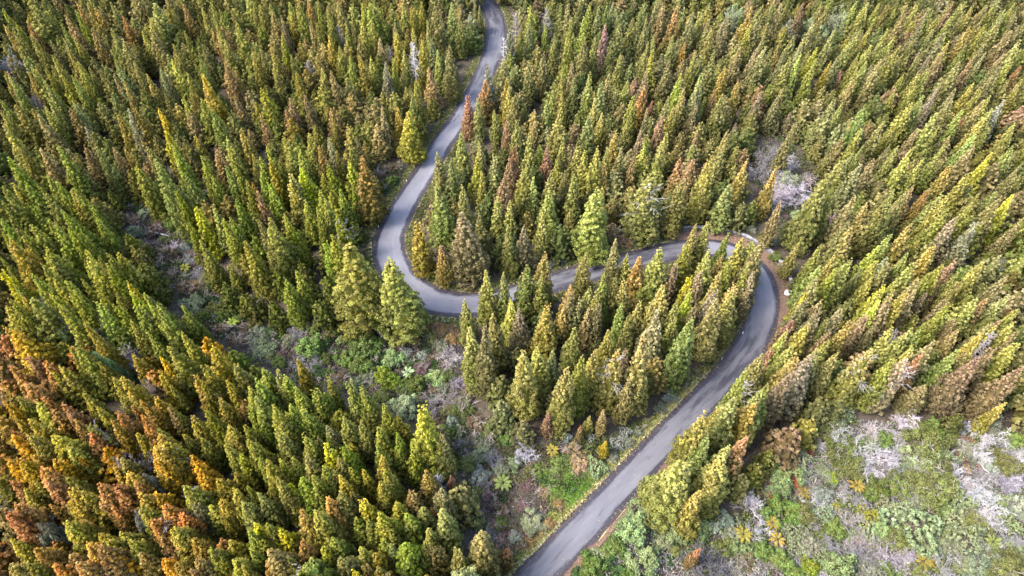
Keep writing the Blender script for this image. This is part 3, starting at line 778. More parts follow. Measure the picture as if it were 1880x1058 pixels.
(470, 793): "30,170,l 60,200,a 180,30,g 280,10,b 350,10,y 350,90,g 440,20,o 510,90,Y! 530,20,g 270,180,a 370,190,o! 170,200,y 690,90,a 640,80,l 610,180,b 550,260,o 490,260,g 700,240,l 620,300,a 890,80,y 900,170,a 1040,130,y 1030,10,y 1170,40,y 1140,120,a 1350,20,a,300 1320,190,a- 1430,320,R- 1290,560,R- 1340,400,o 960,260,y! 910,340,a 790,270,a 780,490,a! 700,430,o 600,430,o 320,320,l! 230,370,Y! 420,390,y! 440,560,y! 520,490,r! 300,570,r! 20,430,b! 60,650,o! 160,710,Y! 150,330,o 420,300,g 310,810,r! 90,850,b! 90,960,r! 230,930,o!* 390,930,o! 490,840,y! 550,780,o! 640,900,b! 510,1000,y! 710,1010,Y! 770,850,y! 870,890,a! 730,630,g! 820,650,o 880,670,l! 910,580,y! 1000,610,y 990,720,o 920,790,y 1020,490,a! 1110,570,y 1220,540,o! 1370,540,y,300! 1270,690,y 1080,780,l,280! 1220,790,o 1300,820,a 1390,910,y- 990,830,p* 890,990,o 800,970,b! 1480,850,y,250! 1600,800,g 1650,700,y,330! 1240,1030,a 1840,850,r- 1130,440,b!* 1250,270,b 30,800,y!",
(940, 793): "1380,50,p,250! 1250,200,y,400! 1150,300,y 1580,80,y 1580,180,y,400! 1520,260,a 1380,430,a 1440,30,g 1720,20,r 1380,840,r,170- 690,60,G,120-",
}
# leaf colours (linear base colour) and tip colours per letter, the tips brightened to paint in skylight
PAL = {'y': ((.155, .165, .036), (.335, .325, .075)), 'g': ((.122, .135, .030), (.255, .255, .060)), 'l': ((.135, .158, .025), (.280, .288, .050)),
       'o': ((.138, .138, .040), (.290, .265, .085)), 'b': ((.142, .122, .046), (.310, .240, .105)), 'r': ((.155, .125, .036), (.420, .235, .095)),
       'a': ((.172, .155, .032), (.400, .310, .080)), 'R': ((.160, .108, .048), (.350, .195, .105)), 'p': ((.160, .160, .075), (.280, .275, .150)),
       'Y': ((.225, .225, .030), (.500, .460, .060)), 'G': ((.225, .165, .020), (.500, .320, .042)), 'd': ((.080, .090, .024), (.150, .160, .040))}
LET = {'y': 'yellow-green', 'g': 'olive-green', 'l': 'fresh green', 'o': 'olive-brown', 'b': 'brownish', 'r': 'rust-tipped', 'a': 'amber', 'R': 'reddish-brown',
       'p': 'pale grey-green', 'Y': 'bright yellow', 'G': 'golden'}

def dead_clear(px):   # ground of the clearings (base points, photo pixels)
    q = np.asarray(px, float)
    polys = [[(215, 385), (300, 345), (345, 400), (360, 470), (410, 540), (470, 592), (560, 606), (640, 620), (760, 605), (840, 596), (850, 640), (845, 720), (880, 790),
              (1000, 815), (1100, 800), (1200, 770), (1215, 805), (1100, 920), (960, 1050), (935, 1090), (905, 1090), (858, 960), (848, 860), (800, 770), (700, 735), (600, 705),
              (540, 690), (470, 660), (400, 620), (330, 560), (272, 500), (240, 440)],
             [(1020, 1140), (1110, 1000), (1200, 935), (1340, 950), (1400, 870), (1480, 812), (1540, 762), (1640, 775), (1760, 795), (1880, 780), (2060, 800), (2100, 1250), (1000, 1250)],
             [(1378, 262), (1440, 250), (1500, 320), (1520, 395), (1600, 410), (1610, 460), (1560, 450), (1440, 440), (1395, 380)],
             [(680, 300), (745, 300), (740, 345), (690, 360)]]
    m = np.zeros(len(q), bool)
    for p in polys: m |= inside(q, p)
    return m

TREES = []
def read_trees():
    for (ox, oy), txt in TILES.items():
        for e in txt.split():
            f = e.split(',')
            c = f[2][0]; flags = ''.join(f[2:])
            Lpx = None
            if len(f) > 3: Lpx = float(f[3].rstrip('!*-')) / 4
            TREES.append(dict(px=ox + float(f[0]) / 4, py=oy + float(f[1]) / 4, c=c, L=Lpx, big='!' in flags, dead='*' in flags, small='-' in flags))
    r = np.random.default_rng(5)
    nad = np.array([940.0, 529 + FPX * math.tan(PITCH)])
    for t in TREES:
        x, y = t['px'], t['py']
        h = 12.5
        if y > 640 and x < 420: h = 10.5
        elif y > 780 and x < 900: h = 11.0
        elif x > 1380: h = 12.0 if y < 640 else 14.5
        elif y < 260: h = 12.0
        if x < 330 and 250 < y < 640: h = 13.5
        if t['small']: h *= .55
        t['h'] = h * (1 + .12 * r.normal())
        t['w'] = (1.0 + .10 * r.normal())
        if t['big']: t['w'] *= 1.35 if not (y > 640 and x < 480 or y > 780 and x < 900) else 1.08
        if y > 640 and x < 480: t['w'] *= 1.02
    tip = np.array([(t['px'], t['py']) for t in TREES])
    # trees whose whole length shows: the foot gives the place, the tip gives the height
    own = [i for i, t in enumerate(TREES) if t['L']]
    d = unit(nad - tip[own])
    foot = land(tip[own] + d * np.array([TREES[i]['L'] for i in own])[:, None])
    rr = rays(tip[own][:, 0], tip[own][:, 1])
    k = foot[:, 1] / rr[:, 1]
    for j, i in enumerate(own):
        TREES[i]['h'] = float(np.clip(CAM_Z + rr[j, 2] * k[j] - foot[j, 2], 4, 24))
    P = land(tip, np.array([t['h'] for t in TREES]))
    d, _ = road_dist(P[:, :2])
    base = to_px(P)
    clear = dead_clear(base)
    bad = ((d < 4.3) | clear) & np.array([not t['L'] for t in TREES])
    for f in (.85, 1.15, .72, 1.3, .6, 1.45):         # a foot on the road or in a clearing: try another height for the same tip
        i = np.flatnonzero(bad)
        if not len(i): break
        hh = np.array([TREES[k]['h'] for k in i]) * f
        Q = land(tip[i], hh)
        dq, _ = road_dist(Q[:, :2])
        ok = (dq > 4.3) & ~dead_clear(to_px(Q))
        for j in np.flatnonzero(ok):
            TREES[i[j]]['h'] = hh[j]; P[i[j]] = Q[j]; bad[i[j]] = False
    d, k = road_dist(P[:, :2])
    for i in np.flatnonzero(d < 4.0):
        v = unit(P[i, :2] - ROAD[k[i]])
        P[i, :2] = ROAD[k[i]] + v * 4.1
    for t in TREES:
        if t['L'] and t['h'] > 17 and not t['big']: t['w'] *= .92 * (17 / t['h']) ** .7
    for i, t in enumerate(TREES): t['P'] = P[i]; t['base'] = to_px(P[i])
read_trees()

def autumn(b):
    return bool(b[1] > 640 + .15 * b[0] and b[0] < 470)

def jitter_tint(t, r):
    a, b = np.array(PAL[t['c']][0]), np.array(PAL[t['c']][1])
    q = t['base'] if 'base' in t else to_px(t['P'])
    if autumn(q): a, b = a * (1.10, .92, .62), b * (1.12, .89, .60)      # the stand at the lower left has turned
    elif q[0] < 800 and q[1] < 360: a, b = a * (1.26, 1.12, 1.05), b * (1.22, 1.08, 1.0)
    elif q[0] < 800: a, b = a * (1.0, 1.0, .72), b * (1.03, 1.02, .66)     # the stands on the left are more yellow
    else: a, b = a * (1.04, 1.0, 1.15), b * (1.06, 1.0, 1.25)
    k = np.exp(r.normal(size=3) * np.array([.07, .04, .10])) * math.exp(r.normal() * .12)
    return a * k, b * k

# ---- which trees are objects of their own: the 300 that show largest
for t in TREES:
    s = FPX / (np.linalg.norm(np.array([t['P'][0], t['P'][1], t['P'][2] + t['h'] * .5 - CAM_Z])))
    infr = -10 < t['px'] < 1890 and -10 < t['py'] < 1070
    t['area'] = (t['h'] * s) * (t['h'] * t['w'] * .33 * s) * infr * (2 if t['L'] else 1)
ORDER = sorted(range(len(TREES)), key=lambda i: -TREES[i]['area'])
OWN = set(ORDER[:300])

# ---- everything else between and beyond them: one mass
def fill_trees():
    r = np.random.default_rng(77)
    placed = np.array([t['P'][:2] for t in TREES])
    rad = np.array([max(1.5, t['h'] * .13 * t['w']) for t in TREES])
    out = []
    n = 40000
    X = r.uniform(-205, 205, n); Y = r.uniform(12, 262, n)
    P = np.stack([X, Y], -1)
    q = to_px(np.column_stack([P, np.zeros(n)]))
    ok = (q[:, 0] > -260) & (q[:, 0] < 2140) & (q[:, 1] > -190) & (q[:, 1] < 1330)
    d, _ = road_dist(P)
    ok &= (d > 5.6) & ~dead_clear(q)
    P, q = P[ok], q[ok]
    acc = np.zeros((0, 2))
    for p, u in zip(P, q):
        infr = 0 < u[0] < 1880 and 20 < u[1] < 1058
        if (np.linalg.norm(placed - p, axis=1) < rad + (1.0 if infr else 1.7)).any(): continue
        if len(acc) and (np.linalg.norm(acc - p, axis=1) < (3.3 if infr else 4.4)).any(): continue
        acc = np.vstack([acc, p])
        out.append((p, infr, u))
    z = ground(acc[:, 0], acc[:, 1])
    L = []
    for (p, infr, u), zz in zip(out, z):
        west = u[0] < 430 and u[1] > 660
        c = r.choice(list('GaroborRo' if west else 'dodogdob'))  # d is a darker green that paints shade into the gaps between crowns
        h = r.uniform(6, 8.5) if west else (r.uniform(5.5, 9.5) if infr else r.uniform(13, 17.5))
        if infr:      # a filler may not lean across the road or a clearing as seen in the photograph
            qq = to_px(np.array([[p[0], p[1], zz + h], [p[0], p[1], zz + .6 * h], [p[0], p[1], zz + .3 * h]]))
            dd, _ = road_dist(flat(qq))
            if dd.min() < 4.2 or dead_clear(qq).any(): continue
        L.append(dict(P=np.array([p[0], p[1], zz]), h=h, w=r.uniform(.9, 1.2), c=c, big=west, dead=False, own=False))
    return L
FILL = fill_trees()
print('TREES', len(TREES), 'FILL', len(FILL))

def mass_forest():
    r = np.random.default_rng(99)
    VV, FT, FQ, A, T1, T2, AQ, TQ1, TQ2 = [], [], [], [], [], [], [], [], []
    n = 0
    for t in [TREES[i] for i in range(len(TREES)) if i not in OWN] + FILL:
        V, F, F2, cl = (FILLP if 'own' in t else MASSP)[r.integers(4 if 'own' in t else len(MASSP))]
        a = r.uniform(0, 6.28); ca, sa = math.cos(a), math.sin(a)
        w = t['h'] * t['w'] * (1.2 if t['big'] else 1.0)
        W = np.stack([(V[:, 0] * ca - V[:, 1] * sa) * w, (V[:, 0] * sa + V[:, 1] * ca) * w, V[:, 2] * t['h']], -1) + t['P']
        c1, c2 = jitter_tint(t, r)
        VV.append(W); FT.append(F + n); FQ.append(F2 + n)
        m = len(F)
        A.append(cl[:m]); AQ.append(cl[m:])
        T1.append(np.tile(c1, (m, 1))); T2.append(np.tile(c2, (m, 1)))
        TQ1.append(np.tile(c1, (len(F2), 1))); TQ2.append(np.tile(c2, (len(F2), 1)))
        n += len(V)
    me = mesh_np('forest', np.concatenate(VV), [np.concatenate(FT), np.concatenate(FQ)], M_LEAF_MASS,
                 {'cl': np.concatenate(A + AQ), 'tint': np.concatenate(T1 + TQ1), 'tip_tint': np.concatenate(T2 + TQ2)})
    tag(link('forest', me), 'dense plantation of smaller olive and yellow-green conifers filling the slopes', 'forest', kind='stuff')
mass_forest()

# ---- labels: kind and colour, the stand it is in, and what singles it out there
STANDS = [
 ('on the knoll inside the hairpin', [(735, 300), (800, 300), (1010, 330), (1290, 300), (1300, 445), (1000, 525), (880, 545), (760, 535), (735, 420)]),
 ('in the wedge between middle and lower road', [(830, 590), (1010, 530), (1300, 460), (1395, 500), (1395, 600), (1210, 800), (1080, 830), (960, 830), (830, 740)]),
 ('in the strip right of the lower road', [(1180, 900), (1240, 800), (1420, 590), (1480, 760), (1470, 850), (1380, 1010), (1190, 1000)]),
 ('on the slope right of the right-hand bend', [(1420, 420), (1900, 420), (1960, 860), (1480, 880), (1420, 620)]),
 ('left of the hairpin, above the gully', [(330, 300), (840, 230), (690, 420), (690, 560), (770, 600), (700, 650), (480, 610), (400, 560)]),
 ('on the near bank above the gully', [(400, 640), (950, 760), (950, 1200), (430, 1200), (430, 900)]),
 ('in the autumn corner', [(-200, 690), (430, 690), (430, 1250), (-200, 1250)]),
 ('on the far-left bank below the gully', [(-300, 300), (300, 400), (620, 700), (430, 720), (-300, 720)]),
 ('in the upper left forest', [(-300, -300), (900, -300), (890, 160), (780, 300), (330, 320), (-300, 420)]),
 ('in the upper right forest', [(900, -300), (2200, -300), (2200, 460), (1300, 450), (900, 340)]),
]
def stand_of(b):
    for k, poly in STANDS:
        if inside(np.array([b]), poly)[0]: return k
    return 'at the edge of the gully clearing'
for t in TREES: t['stand'] = stand_of(t['base'])
ORD = ['', 'second', 'third', 'fourth', 'fifth', 'sixth', 'seventh', 'eighth', 'ninth', 'tenth', 'eleventh', 'twelfth', 'thirteenth', 'fourteenth', 'fifteenth',
       'sixteenth', 'seventeenth', 'eighteenth', 'nineteenth', 'twentieth']
def nth(k): return ORD[k] if k < 20 else 'twenty-' + ['first', 'second', 'third', 'fourth', 'fifth', 'sixth', 'seventh', 'eighth', 'ninth'][k - 20] if k < 29 else None
SPECIAL = {(660, 700, 470, 265): 'tall forked brown conifer, broad at the foot, left of the hairpin',
 (980, 840, 470, 265): 'broad yellow-green conifer whose thin tip overlaps the hairpin asphalt',
 (760, 75, 470, 265): 'big rust-tipped cone beside the road, just before the hairpin',
 (1360, 745, 470, 265): 'small amber conifer standing alone inside the hairpin',
 (1190, 560, 470, 265): 'amber conifer nearest the inner kerb of the hairpin',
 (1530, 500, 470, 265): 'broad brown conifer with greyish tip, right of the small amber one inside the hairpin',
 (1350, 290, 470, 265): 'full fresh green conifer on the hairpin knoll, behind the amber one at the kerb',
 (1030, 200, 940, 265): 'broad yellow-green conifer with bare twigs above the middle stretch of road',
 (620, 340, 940, 265): 'broad yellow-green conifer at the left end of the bare bank above the middle road',
 (1110, 770, 940, 265): 'round-topped fresh green conifer overlapping the middle stretch of road',
 (1550, 690, 470, 0): 'shaggy reddish-brown conifer on the road edge where the upper straight disappears',
 (1670, 580, 470, 0): 'bright rust-orange conifer leaning over the upper straight, above the shaggy reddish one',
 (1450, 550, 940, 265): 'forked yellow-green conifer in front of the road at the start of the right-hand bend',
 (1850, 680, 940, 265): 'tall olive conifer on the inner side of the right-hand bend, overlapping the stone wall',
 (290, 30, 1410, 530): 'bright yellow-green slanting conifer on the outer edge of the right-hand bend',
 (1850, 370, 940, 530): 'reddish-brown conifer at the right road edge below the right-hand bend',
 (1250, 200, 940, 793): 'open yellow-green conifer at the right edge of the lower road, below the pale one',
 (1380, 50, 940, 793): 'pale bristly conifer at the right edge of the lower road',
 (1380, 840, 940, 793): 'small rust-brown conifer alone among grey brush at the bottom of the heath',
 (1480, 850, 470, 793): 'smooth amber cone at the bottom edge, left of the two-headed green conifer',
 (1650, 700, 470, 793): 'large rounded green conifer on the corner of the near bank beside the clearing',
 (510, 90, 470, 793): 'bright golden conifer standing out among green ones on the near bank',
 (1430, 320, 470, 793): 'small crimson sapling at the right edge of the near bank',
 (690, 60, 940, 793): 'tiny golden sapling on the grassy roadside below the wedge of conifers',
 (680, 880, 940, 530): 'narrow brown sapling at the foot of the wedge, above the roadside grass',
 (70, 160, 1410, 265): 'tall amber conifer in front of the bare grey shrubs in the upper right clearing',
 (1820, 360, 1410, 265): 'tall bright yellow slanting conifer near the right border of the photo'}
def key4(t):
    return None
used = set()
def size_word(t, peers):
    return ''
GROUPS = {}
for i, t in enumerate(TREES): GROUPS.setdefault((t['stand'], t['c']), []).append(i)
EXTRA = {'big': 'broad', 'dead': 'bare-twigged', 'small': 'small'}
def make_labels():
    spec = {}
    for (x, y, ox, oy), s in SPECIAL.items():
        j = min(range(len(TREES)), key=lambda i: abs(TREES[i]['px'] - ox - x / 4) + abs(TREES[i]['py'] - oy - y / 4))
        spec[j] = s
    for (st, c), ids in GROUPS.items():
        sub = {}
        for i in ids:
            t = TREES[i]
            form = 'bare-twigged ' if t['dead'] else 'small ' if t['small'] else 'broad ' if t['big'] else 'slim ' if t['w'] < .9 else 'tall ' if t['h'] > 17.5 else ''
            sub.setdefault(form, []).append(i)
        for form, js in sub.items():
            js.sort(key=lambda i: TREES[i]['px'])
            n = len(js)
            for k, i in enumerate(js):
                what = f'{form}{LET[c]} conifer'
                if n == 1: s = f'the only {what} {st}'
                elif k == 0: s = f'leftmost {what} {st}'
                elif k == n - 1: s = f'rightmost {what} {st}'
                elif k <= n // 2: s = f'{nth(k) or k + 1} {what} from the left {st}'
                else: s = f'{nth(n - 1 - k)} {what} from the right {st}'
                TREES[i]['label'] = s
    for j, s in spec.items(): TREES[j]['label'] = s
make_labels()

def own_trees():
    r = np.random.default_rng(3)
    for i in ORDER[:300]:
        t = TREES[i]
        root = link('conifer', None)
        root.location = tuple(t['P'])
        root.rotation_euler = (0, 0, r.uniform(0, 6.28) if not t['dead'] else r.uniform(-.5, .5))
        w = t['h'] * t['w']
        root.scale = (w, w, t['h'])
        tag(root, t['label'], 'conifer tree', 'conifers of the plantation')
        rnd = t['big'] and not t['L'] and autumn(t['base'])
        cr = link('crown', (ROUND[r.integers(4)] if rnd else CROWN[r.integers(N_PROTO)]), root)
        c1, c2 = jitter_tint(t, r)
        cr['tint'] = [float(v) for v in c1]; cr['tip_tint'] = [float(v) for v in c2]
        link('trunk', TRUNK, root)
        if t['dead']:
            d = link('dead_branches', DEADTW[r.integers(3)], root)
            d['tint'] = [.34, .31, .29]
own_trees()
# ------------------------------------------------------------------ shrubs, dead brush and ferns of the clearings, read off the photograph
# x, y (photo pixels), width in pixels, kind, tint:  D bare dead shrub  L leafy bush  B blossom-like pale rosettes  F feathery heath bush  W wiry brush  T tree fern  S snag
TINT = {'wh': (.38, .35, .35), 'gr': (.24, .22, .225), 'br': (.17, .13, .10), 'pk': (.25, .21, .205), 'dk': (.12, .11, .11),
        'green': (.095, .135, .032), 'mint': (.135, .180, .070), 'lime': (.125, .175, .018), 'grey': (.15, .17, .11), 'blue': (.18, .21, .17), 'pale': (.155, .185, .095),
        'cream': (.165, .200, .105), 'olive': (.110, .125, .035), 'dark': (.035, .070, .018), 'deep': (.070, .098, .020), 'tan': (.24, .17, .09), 'brown': (.10, .075, .045), 'plum': (.12, .075, .075),
        'red': (.22, .05, .03), 'orange': (.24, .145, .06), 'gold': (.165, .125, .022), 'yell': (.19, .19, .025), 'umber': (.16, .085, .05)}
WORD = {'wh': 'whitish', 'gr': 'grey', 'br': 'brown', 'pk': 'pinkish-grey', 'dk': 'dark grey', 'green': 'mid-green', 'mint': 'mint-green', 'lime': 'bright lime', 'grey': 'grey-green', 'blue': 'bluish-green',
        'pale': 'pale green', 'cream': 'creamy pale-green', 'olive': 'olive', 'dark': 'dark green', 'deep': 'deep green', 'tan': 'tan', 'brown': 'brown', 'plum': 'plum-brown', 'red': 'red', 'orange': 'orange',
        'gold': 'golden', 'yell': 'yellow', 'umber': 'rusty brown'}
PLANTS = """285,352,34,W,brown 255,378,32,W,dark 303,383,30,F,grey 268,425,40,W,brown 322,432,32,W,olive 303,466,48,W,brown 347,476,26,D,gr 338,490,24,T,yell 312,502,30,W,plum
352,524,42,W,tan 296,334,30,L,deep 382,546,30,W,dark 265,392,24,L,grey 330,400,26,W,dark 355,505,24,D,gr 240,360,30,W,dark 318,452,24,D,wh 342,450,20,L,blue
426,590,30,T,lime 352,558,42,F,pale 402,603,42,W,brown 432,625,46,W,brown 482,640,50,F,cream 508,648,22,W,umber 545,612,38,D,gr 576,606,24,L,green 517,614,14,L,lime 572,638,54,L,green
627,622,24,L,mint 668,630,64,L,green 722,657,46,L,mint 664,668,48,L,green 634,658,36,L,green 706,693,54,L,lime 750,682,32,T,cream 746,645,26,L,blue 736,622,30,D,pk 708,610,28,L,blue
776,650,22,L,blue 826,652,46,D,wh 802,690,38,L,mint 811,632,32,F,grey 790,617,32,F,olive 828,618,26,F,orange 812,606,22,F,orange 580,682,48,W,dark 620,692,42,W,brown 572,668,38,D,gr 648,705,42,W,dark
742,745,52,L,pale 796,742,54,D,pk 842,705,44,D,gr 852,745,62,W,olive 874,775,52,W,brown 828,775,28,L,blue 902,785,50,W,olive 922,765,40,W,brown 890,805,42,W,dark 835,735,40,D,pk 865,720,36,W,brown
848,818,32,D,gr 886,832,46,F,pale 930,806,28,L,green 925,884,42,T,olive 880,872,38,F,blue 962,826,56,D,wh 908,842,42,D,gr 1014,825,30,T,gold 1040,802,22,B,blue 1086,802,22,B,blue 1136,812,30,B,blue
1148,792,26,B,blue 1097,858,42,B,cream 1130,842,28,F,grey 1052,824,42,W,tan 1062,852,38,F,tan 970,892,28,F,plum 1000,902,36,W,tan 962,926,38,W,plum 980,957,54,F,pale 1026,926,26,F,orange 1010,968,26,F,orange
946,986,28,F,blue 902,962,32,W,plum 870,930,40,W,brown 890,908,36,W,plum 925,940,34,W,brown 915,1010,34,W,brown 975,860,30,W,olive 945,850,30,L,pale 1160,820,24,F,grey 960,1000,26,W,brown 990,860,26,L,deep
22,112,40,D,gr 58,184,28,D,pk 230,640,72,D,wh 268,716,44,D,wh 127,602,30,D,gr 205,600,34,L,mint 121,612,20,L,mint 170,613,28,L,blue 213,672,24,L,mint 192,800,52,D,wh 235,842,50,D,wh 75,982,62,D,wh
352,960,38,D,wh 280,886,30,L,blue 250,955,26,L,blue 40,692,50,W,grey 12,712,40,W,grey 90,985,36,L,grey 75,560,24,D,wh
1410,278,56,D,pk 1400,305,46,D,gr 1442,292,56,D,gr 1482,365,60,D,gr 1430,345,56,D,wh 1475,320,50,D,pk 1462,338,84,D,wh 1450,325,50,F,pale 1592,414,32,F,blue 1527,398,34,W,plum 1466,398,28,L,pale 1502,402,32,L,grey 1590,442,42,W,olive 1582,480,16,F,pk 1420,443,20,B,blue 1432,375,30,F,grey 1850,492,42,F,grey 1555,430,36,W,brown
1350,27,46,F,pale 1500,42,56,F,pale 1545,32,42,F,cream 1445,48,34,F,grey
1565,813,72,D,wh 1605,843,64,D,wh 1590,865,40,D,wh 1655,810,44,D,wh 1667,772,52,D,wh 1820,815,70,D,wh 1795,838,44,D,wh 1750,880,64,D,wh 1776,892,46,D,wh 1812,912,62,D,wh 1717,870,48,D,wh 1692,857,46,D,wh 1500,885,44,D,pk
1585,920,40,D,gr 1560,955,46,D,pk 1492,810,44,D,gr 1817,950,46,D,wh 1860,990,40,D,gr 1857,900,48,D,gr 1640,1020,62,D,gr 1735,1047,72,D,pk 1530,1002,52,D,gr 1575,1020,58,D,gr 1375,925,56,D,wh 1390,970,46,D,wh 1302,1045,90,D,dk
1445,868,56,L,mint 1430,885,44,L,mint 1515,800,48,F,olive 1552,828,66,F,olive 1560,854,52,F,olive 1705,820,72,F,olive 1722,840,54,F,pale 1685,838,48,F,pale 1722,896,68,F,olive 1697,890,52,F,olive 1645,890,46,F,olive 1607,895,46,L,deep
1682,968,86,B,cream 1655,940,46,B,cream 1705,1000,40,B,pale 1775,990,62,B,pale 1760,915,48,B,cream 1755,955,46,B,pale 1595,945,42,B,yell 1597,970,42,B,cream 1516,942,40,B,cream 1442,935,56,L,green 1457,977,42,B,pale 1487,1002,40,F,grey
1540,1042,56,L,mint 1487,1040,38,L,lime 1435,1027,42,L,green 1420,1045,34,W,brown 1820,855,30,F,blue 1510,907,34,F,blue 1852,955,42,B,pale 1850,852,42,F,olive 1866,810,38,L,green 1858,800,24,L,lime 1622,992,26,L,green 1645,995,46,F,olive
1792,1040,46,F,grey 1856,1045,62,F,olive 1822,1027,38,F,grey 1515,867,26,B,cream 1530,875,26,L,lime 1457,810,24,B,cream 1535,757,48,F,pale 1497,772,52,F,olive 1712,787,38,L,green 1818,777,42,F,grey 1745,800,30,F,olive
1465,884,22,F,red 1487,832,16,F,red 1437,826,24,F,umber 1417,912,20,F,red 1762,842,24,F,umber 1777,810,18,F,umber 1775,860,16,F,orange 1802,860,16,F,red 1839,842,12,F,red 1390,895,38,W,umber 1410,880,24,F,umber 1470,898,20,F,umber
1575,890,36,T,gold 1478,904,28,T,gold 1420,960,34,T,gold 1429,988,36,T,gold 1366,980,38,T,gold 1697,1030,38,T,gold 1826,992,32,T,olive 1717,1025,22,T,tan 1536,930,18,F,yell 1240,1010,26,L,olive
1172,945,60,L,mint 1165,975,62,L,mint 1245,975,50,L,mint 1180,1032,62,L,mint 1130,1002,40,L,green 1285,970,44,L,mint 1312,967,24,L,blue 1332,955,32,L,blue 1215,952,30,L,olive 1216,995,30,L,pale 1087,1007,32,B,cream 1202,902,34,F,grey 1265,985,26,L,green
1330,1007,42,L,olive 1346,1000,32,L,mint 1090,1040,54,L,deep 1128,1045,48,L,dark 1060,1050,30,L,dark 1112,1018,30,L,olive 1150,1055,34,L,deep 1185,905,26,F,grey 1230,945,36,L,deep 1370,1030,46,W,brown 1400,1010,36,L,green 1355,1050,34,W,grey
1230,1030,36,W,dark 1260,1020,30,D,dk 1340,1035,34,D,dk 1610,790,44,D,wh 1640,835,40,D,wh 1690,790,36,F,olive 1770,780,40,D,wh 1530,780,34,D,wh 1870,880,40,D,wh 1880,930,40,F,grey 1600,1050,40,F,grey 1690,1050,36,F,olive
700,318,36,W,brown 718,332,28,L,deep 706,345,26,W,dark 730,305,26,W,brown 1130,420,30,W,olive 1150,440,34,F,tan 1165,448,20,F,grey 1180,432,26,W,olive 1210,430,24,W,dark 775,470,22,W,dark 765,490,22,F,plum 783,515,20,L,deep 770,455,14,F,blue
810,518,24,W,plum 850,525,24,W,brown 880,520,22,W,brown 1030,478,24,F,grey 1050,470,22,W,dark 1010,490,22,F,grey 1070,450,22,W,dark 1380,420,20,F,grey 1400,440,22,F,olive 1425,470,24,L,deep 1300,740,26,F,olive 1230,715,22,F,blue 1275,710,24,W,olive
1240,735,30,F,blue 1215,750,26,F,grey 1200,790,26,W,olive 1180,800,22,F,grey 1350,570,20,W,dark 1310,665,24,W,dark 1290,690,24,W,olive"""
SN = [(757, 78, 12.0, 'wh', 'chalk-white dead tree standing upright in the upper left forest'), (620, 47, 8.5, 'gr', 'thin grey dead tree in a dark gap of the upper left forest'),
      (861, 30, 9.5, 'gr', 'grey dead tree with crooked limbs left of the road at the top'), (714, 84, 6.5, 'gr', 'short grey snag left of the chalk-white dead tree'),
      (1645, 606, 10.0, 'gr', 'dead white treetop rising out of the conifers right of the right-hand bend'), (925, 70, 10.0, 'wh', 'whitish dead tree at the right road edge near the top'),
      (947, 22, 10.0, 'pk', 'pinkish-grey dead tree right of the road at the top'), (1003, 15, 11.0, 'pk', 'pinkish-grey dead treetop between green conifers at the top centre'),
      (563, 110, 9.0, 'pk', 'pinkish dead tree in a dark slot of the upper left forest'), (1825, 610, 12.0, 'pk', 'pinkish dead treetop near the right border'),
      (802, 872, 7.0, 'wh', 'small white dead tree beside the crimson sapling')]
AREAS = [('in the heath at the lower right', lambda p: p[0] > 1360 and p[1] > 740), ('right of the lower road', lambda p: p[0] > 1040 and p[1] > 885 and p[0] > 2200 - 1.1 * p[1]),
         ('in the upper right clearing', lambda p: p[0] > 1360 and p[1] < 500), ('in the roadside clearing', lambda p: p[0] > 935 and p[1] > 700),
         ('beside the middle road', lambda p: p[0] > 990), ('inside the hairpin', lambda p: p[0] > 750 and p[1] < 535),
         ('in the hollow below the hairpin', lambda p: p[0] > 540 and 590 < p[1] < 720 and p[0] < 850), ('beside the road before the hairpin', lambda p: 660 < p[0] and p[1] < 400),
         ('in the upper gully', lambda p: 220 < p[0] < 540 and 320 < p[1] < 660), ('in the gully right of the near bank', lambda p: p[0] > 560),
         ('among the trees on the left', lambda p: True)]
KINDW = {'D': ('bare dead shrub', 'dead_shrub', 'shrub', 'bare dead shrubs'), 'L': ('leafy bush', 'leafy_bush', 'bush', 'leafy bushes'), 'B': ('rosette bush', 'rosette_bush', 'bush', 'leafy bushes'),
         'F': ('feathery bush', 'heath_bush', 'bush', 'heath bushes'), 'W': ('wiry brush', 'wiry_shrub', 'shrub', 'wiry brush'), 'T': ('tree fern', 'tree_fern', 'fern', 'tree ferns')}

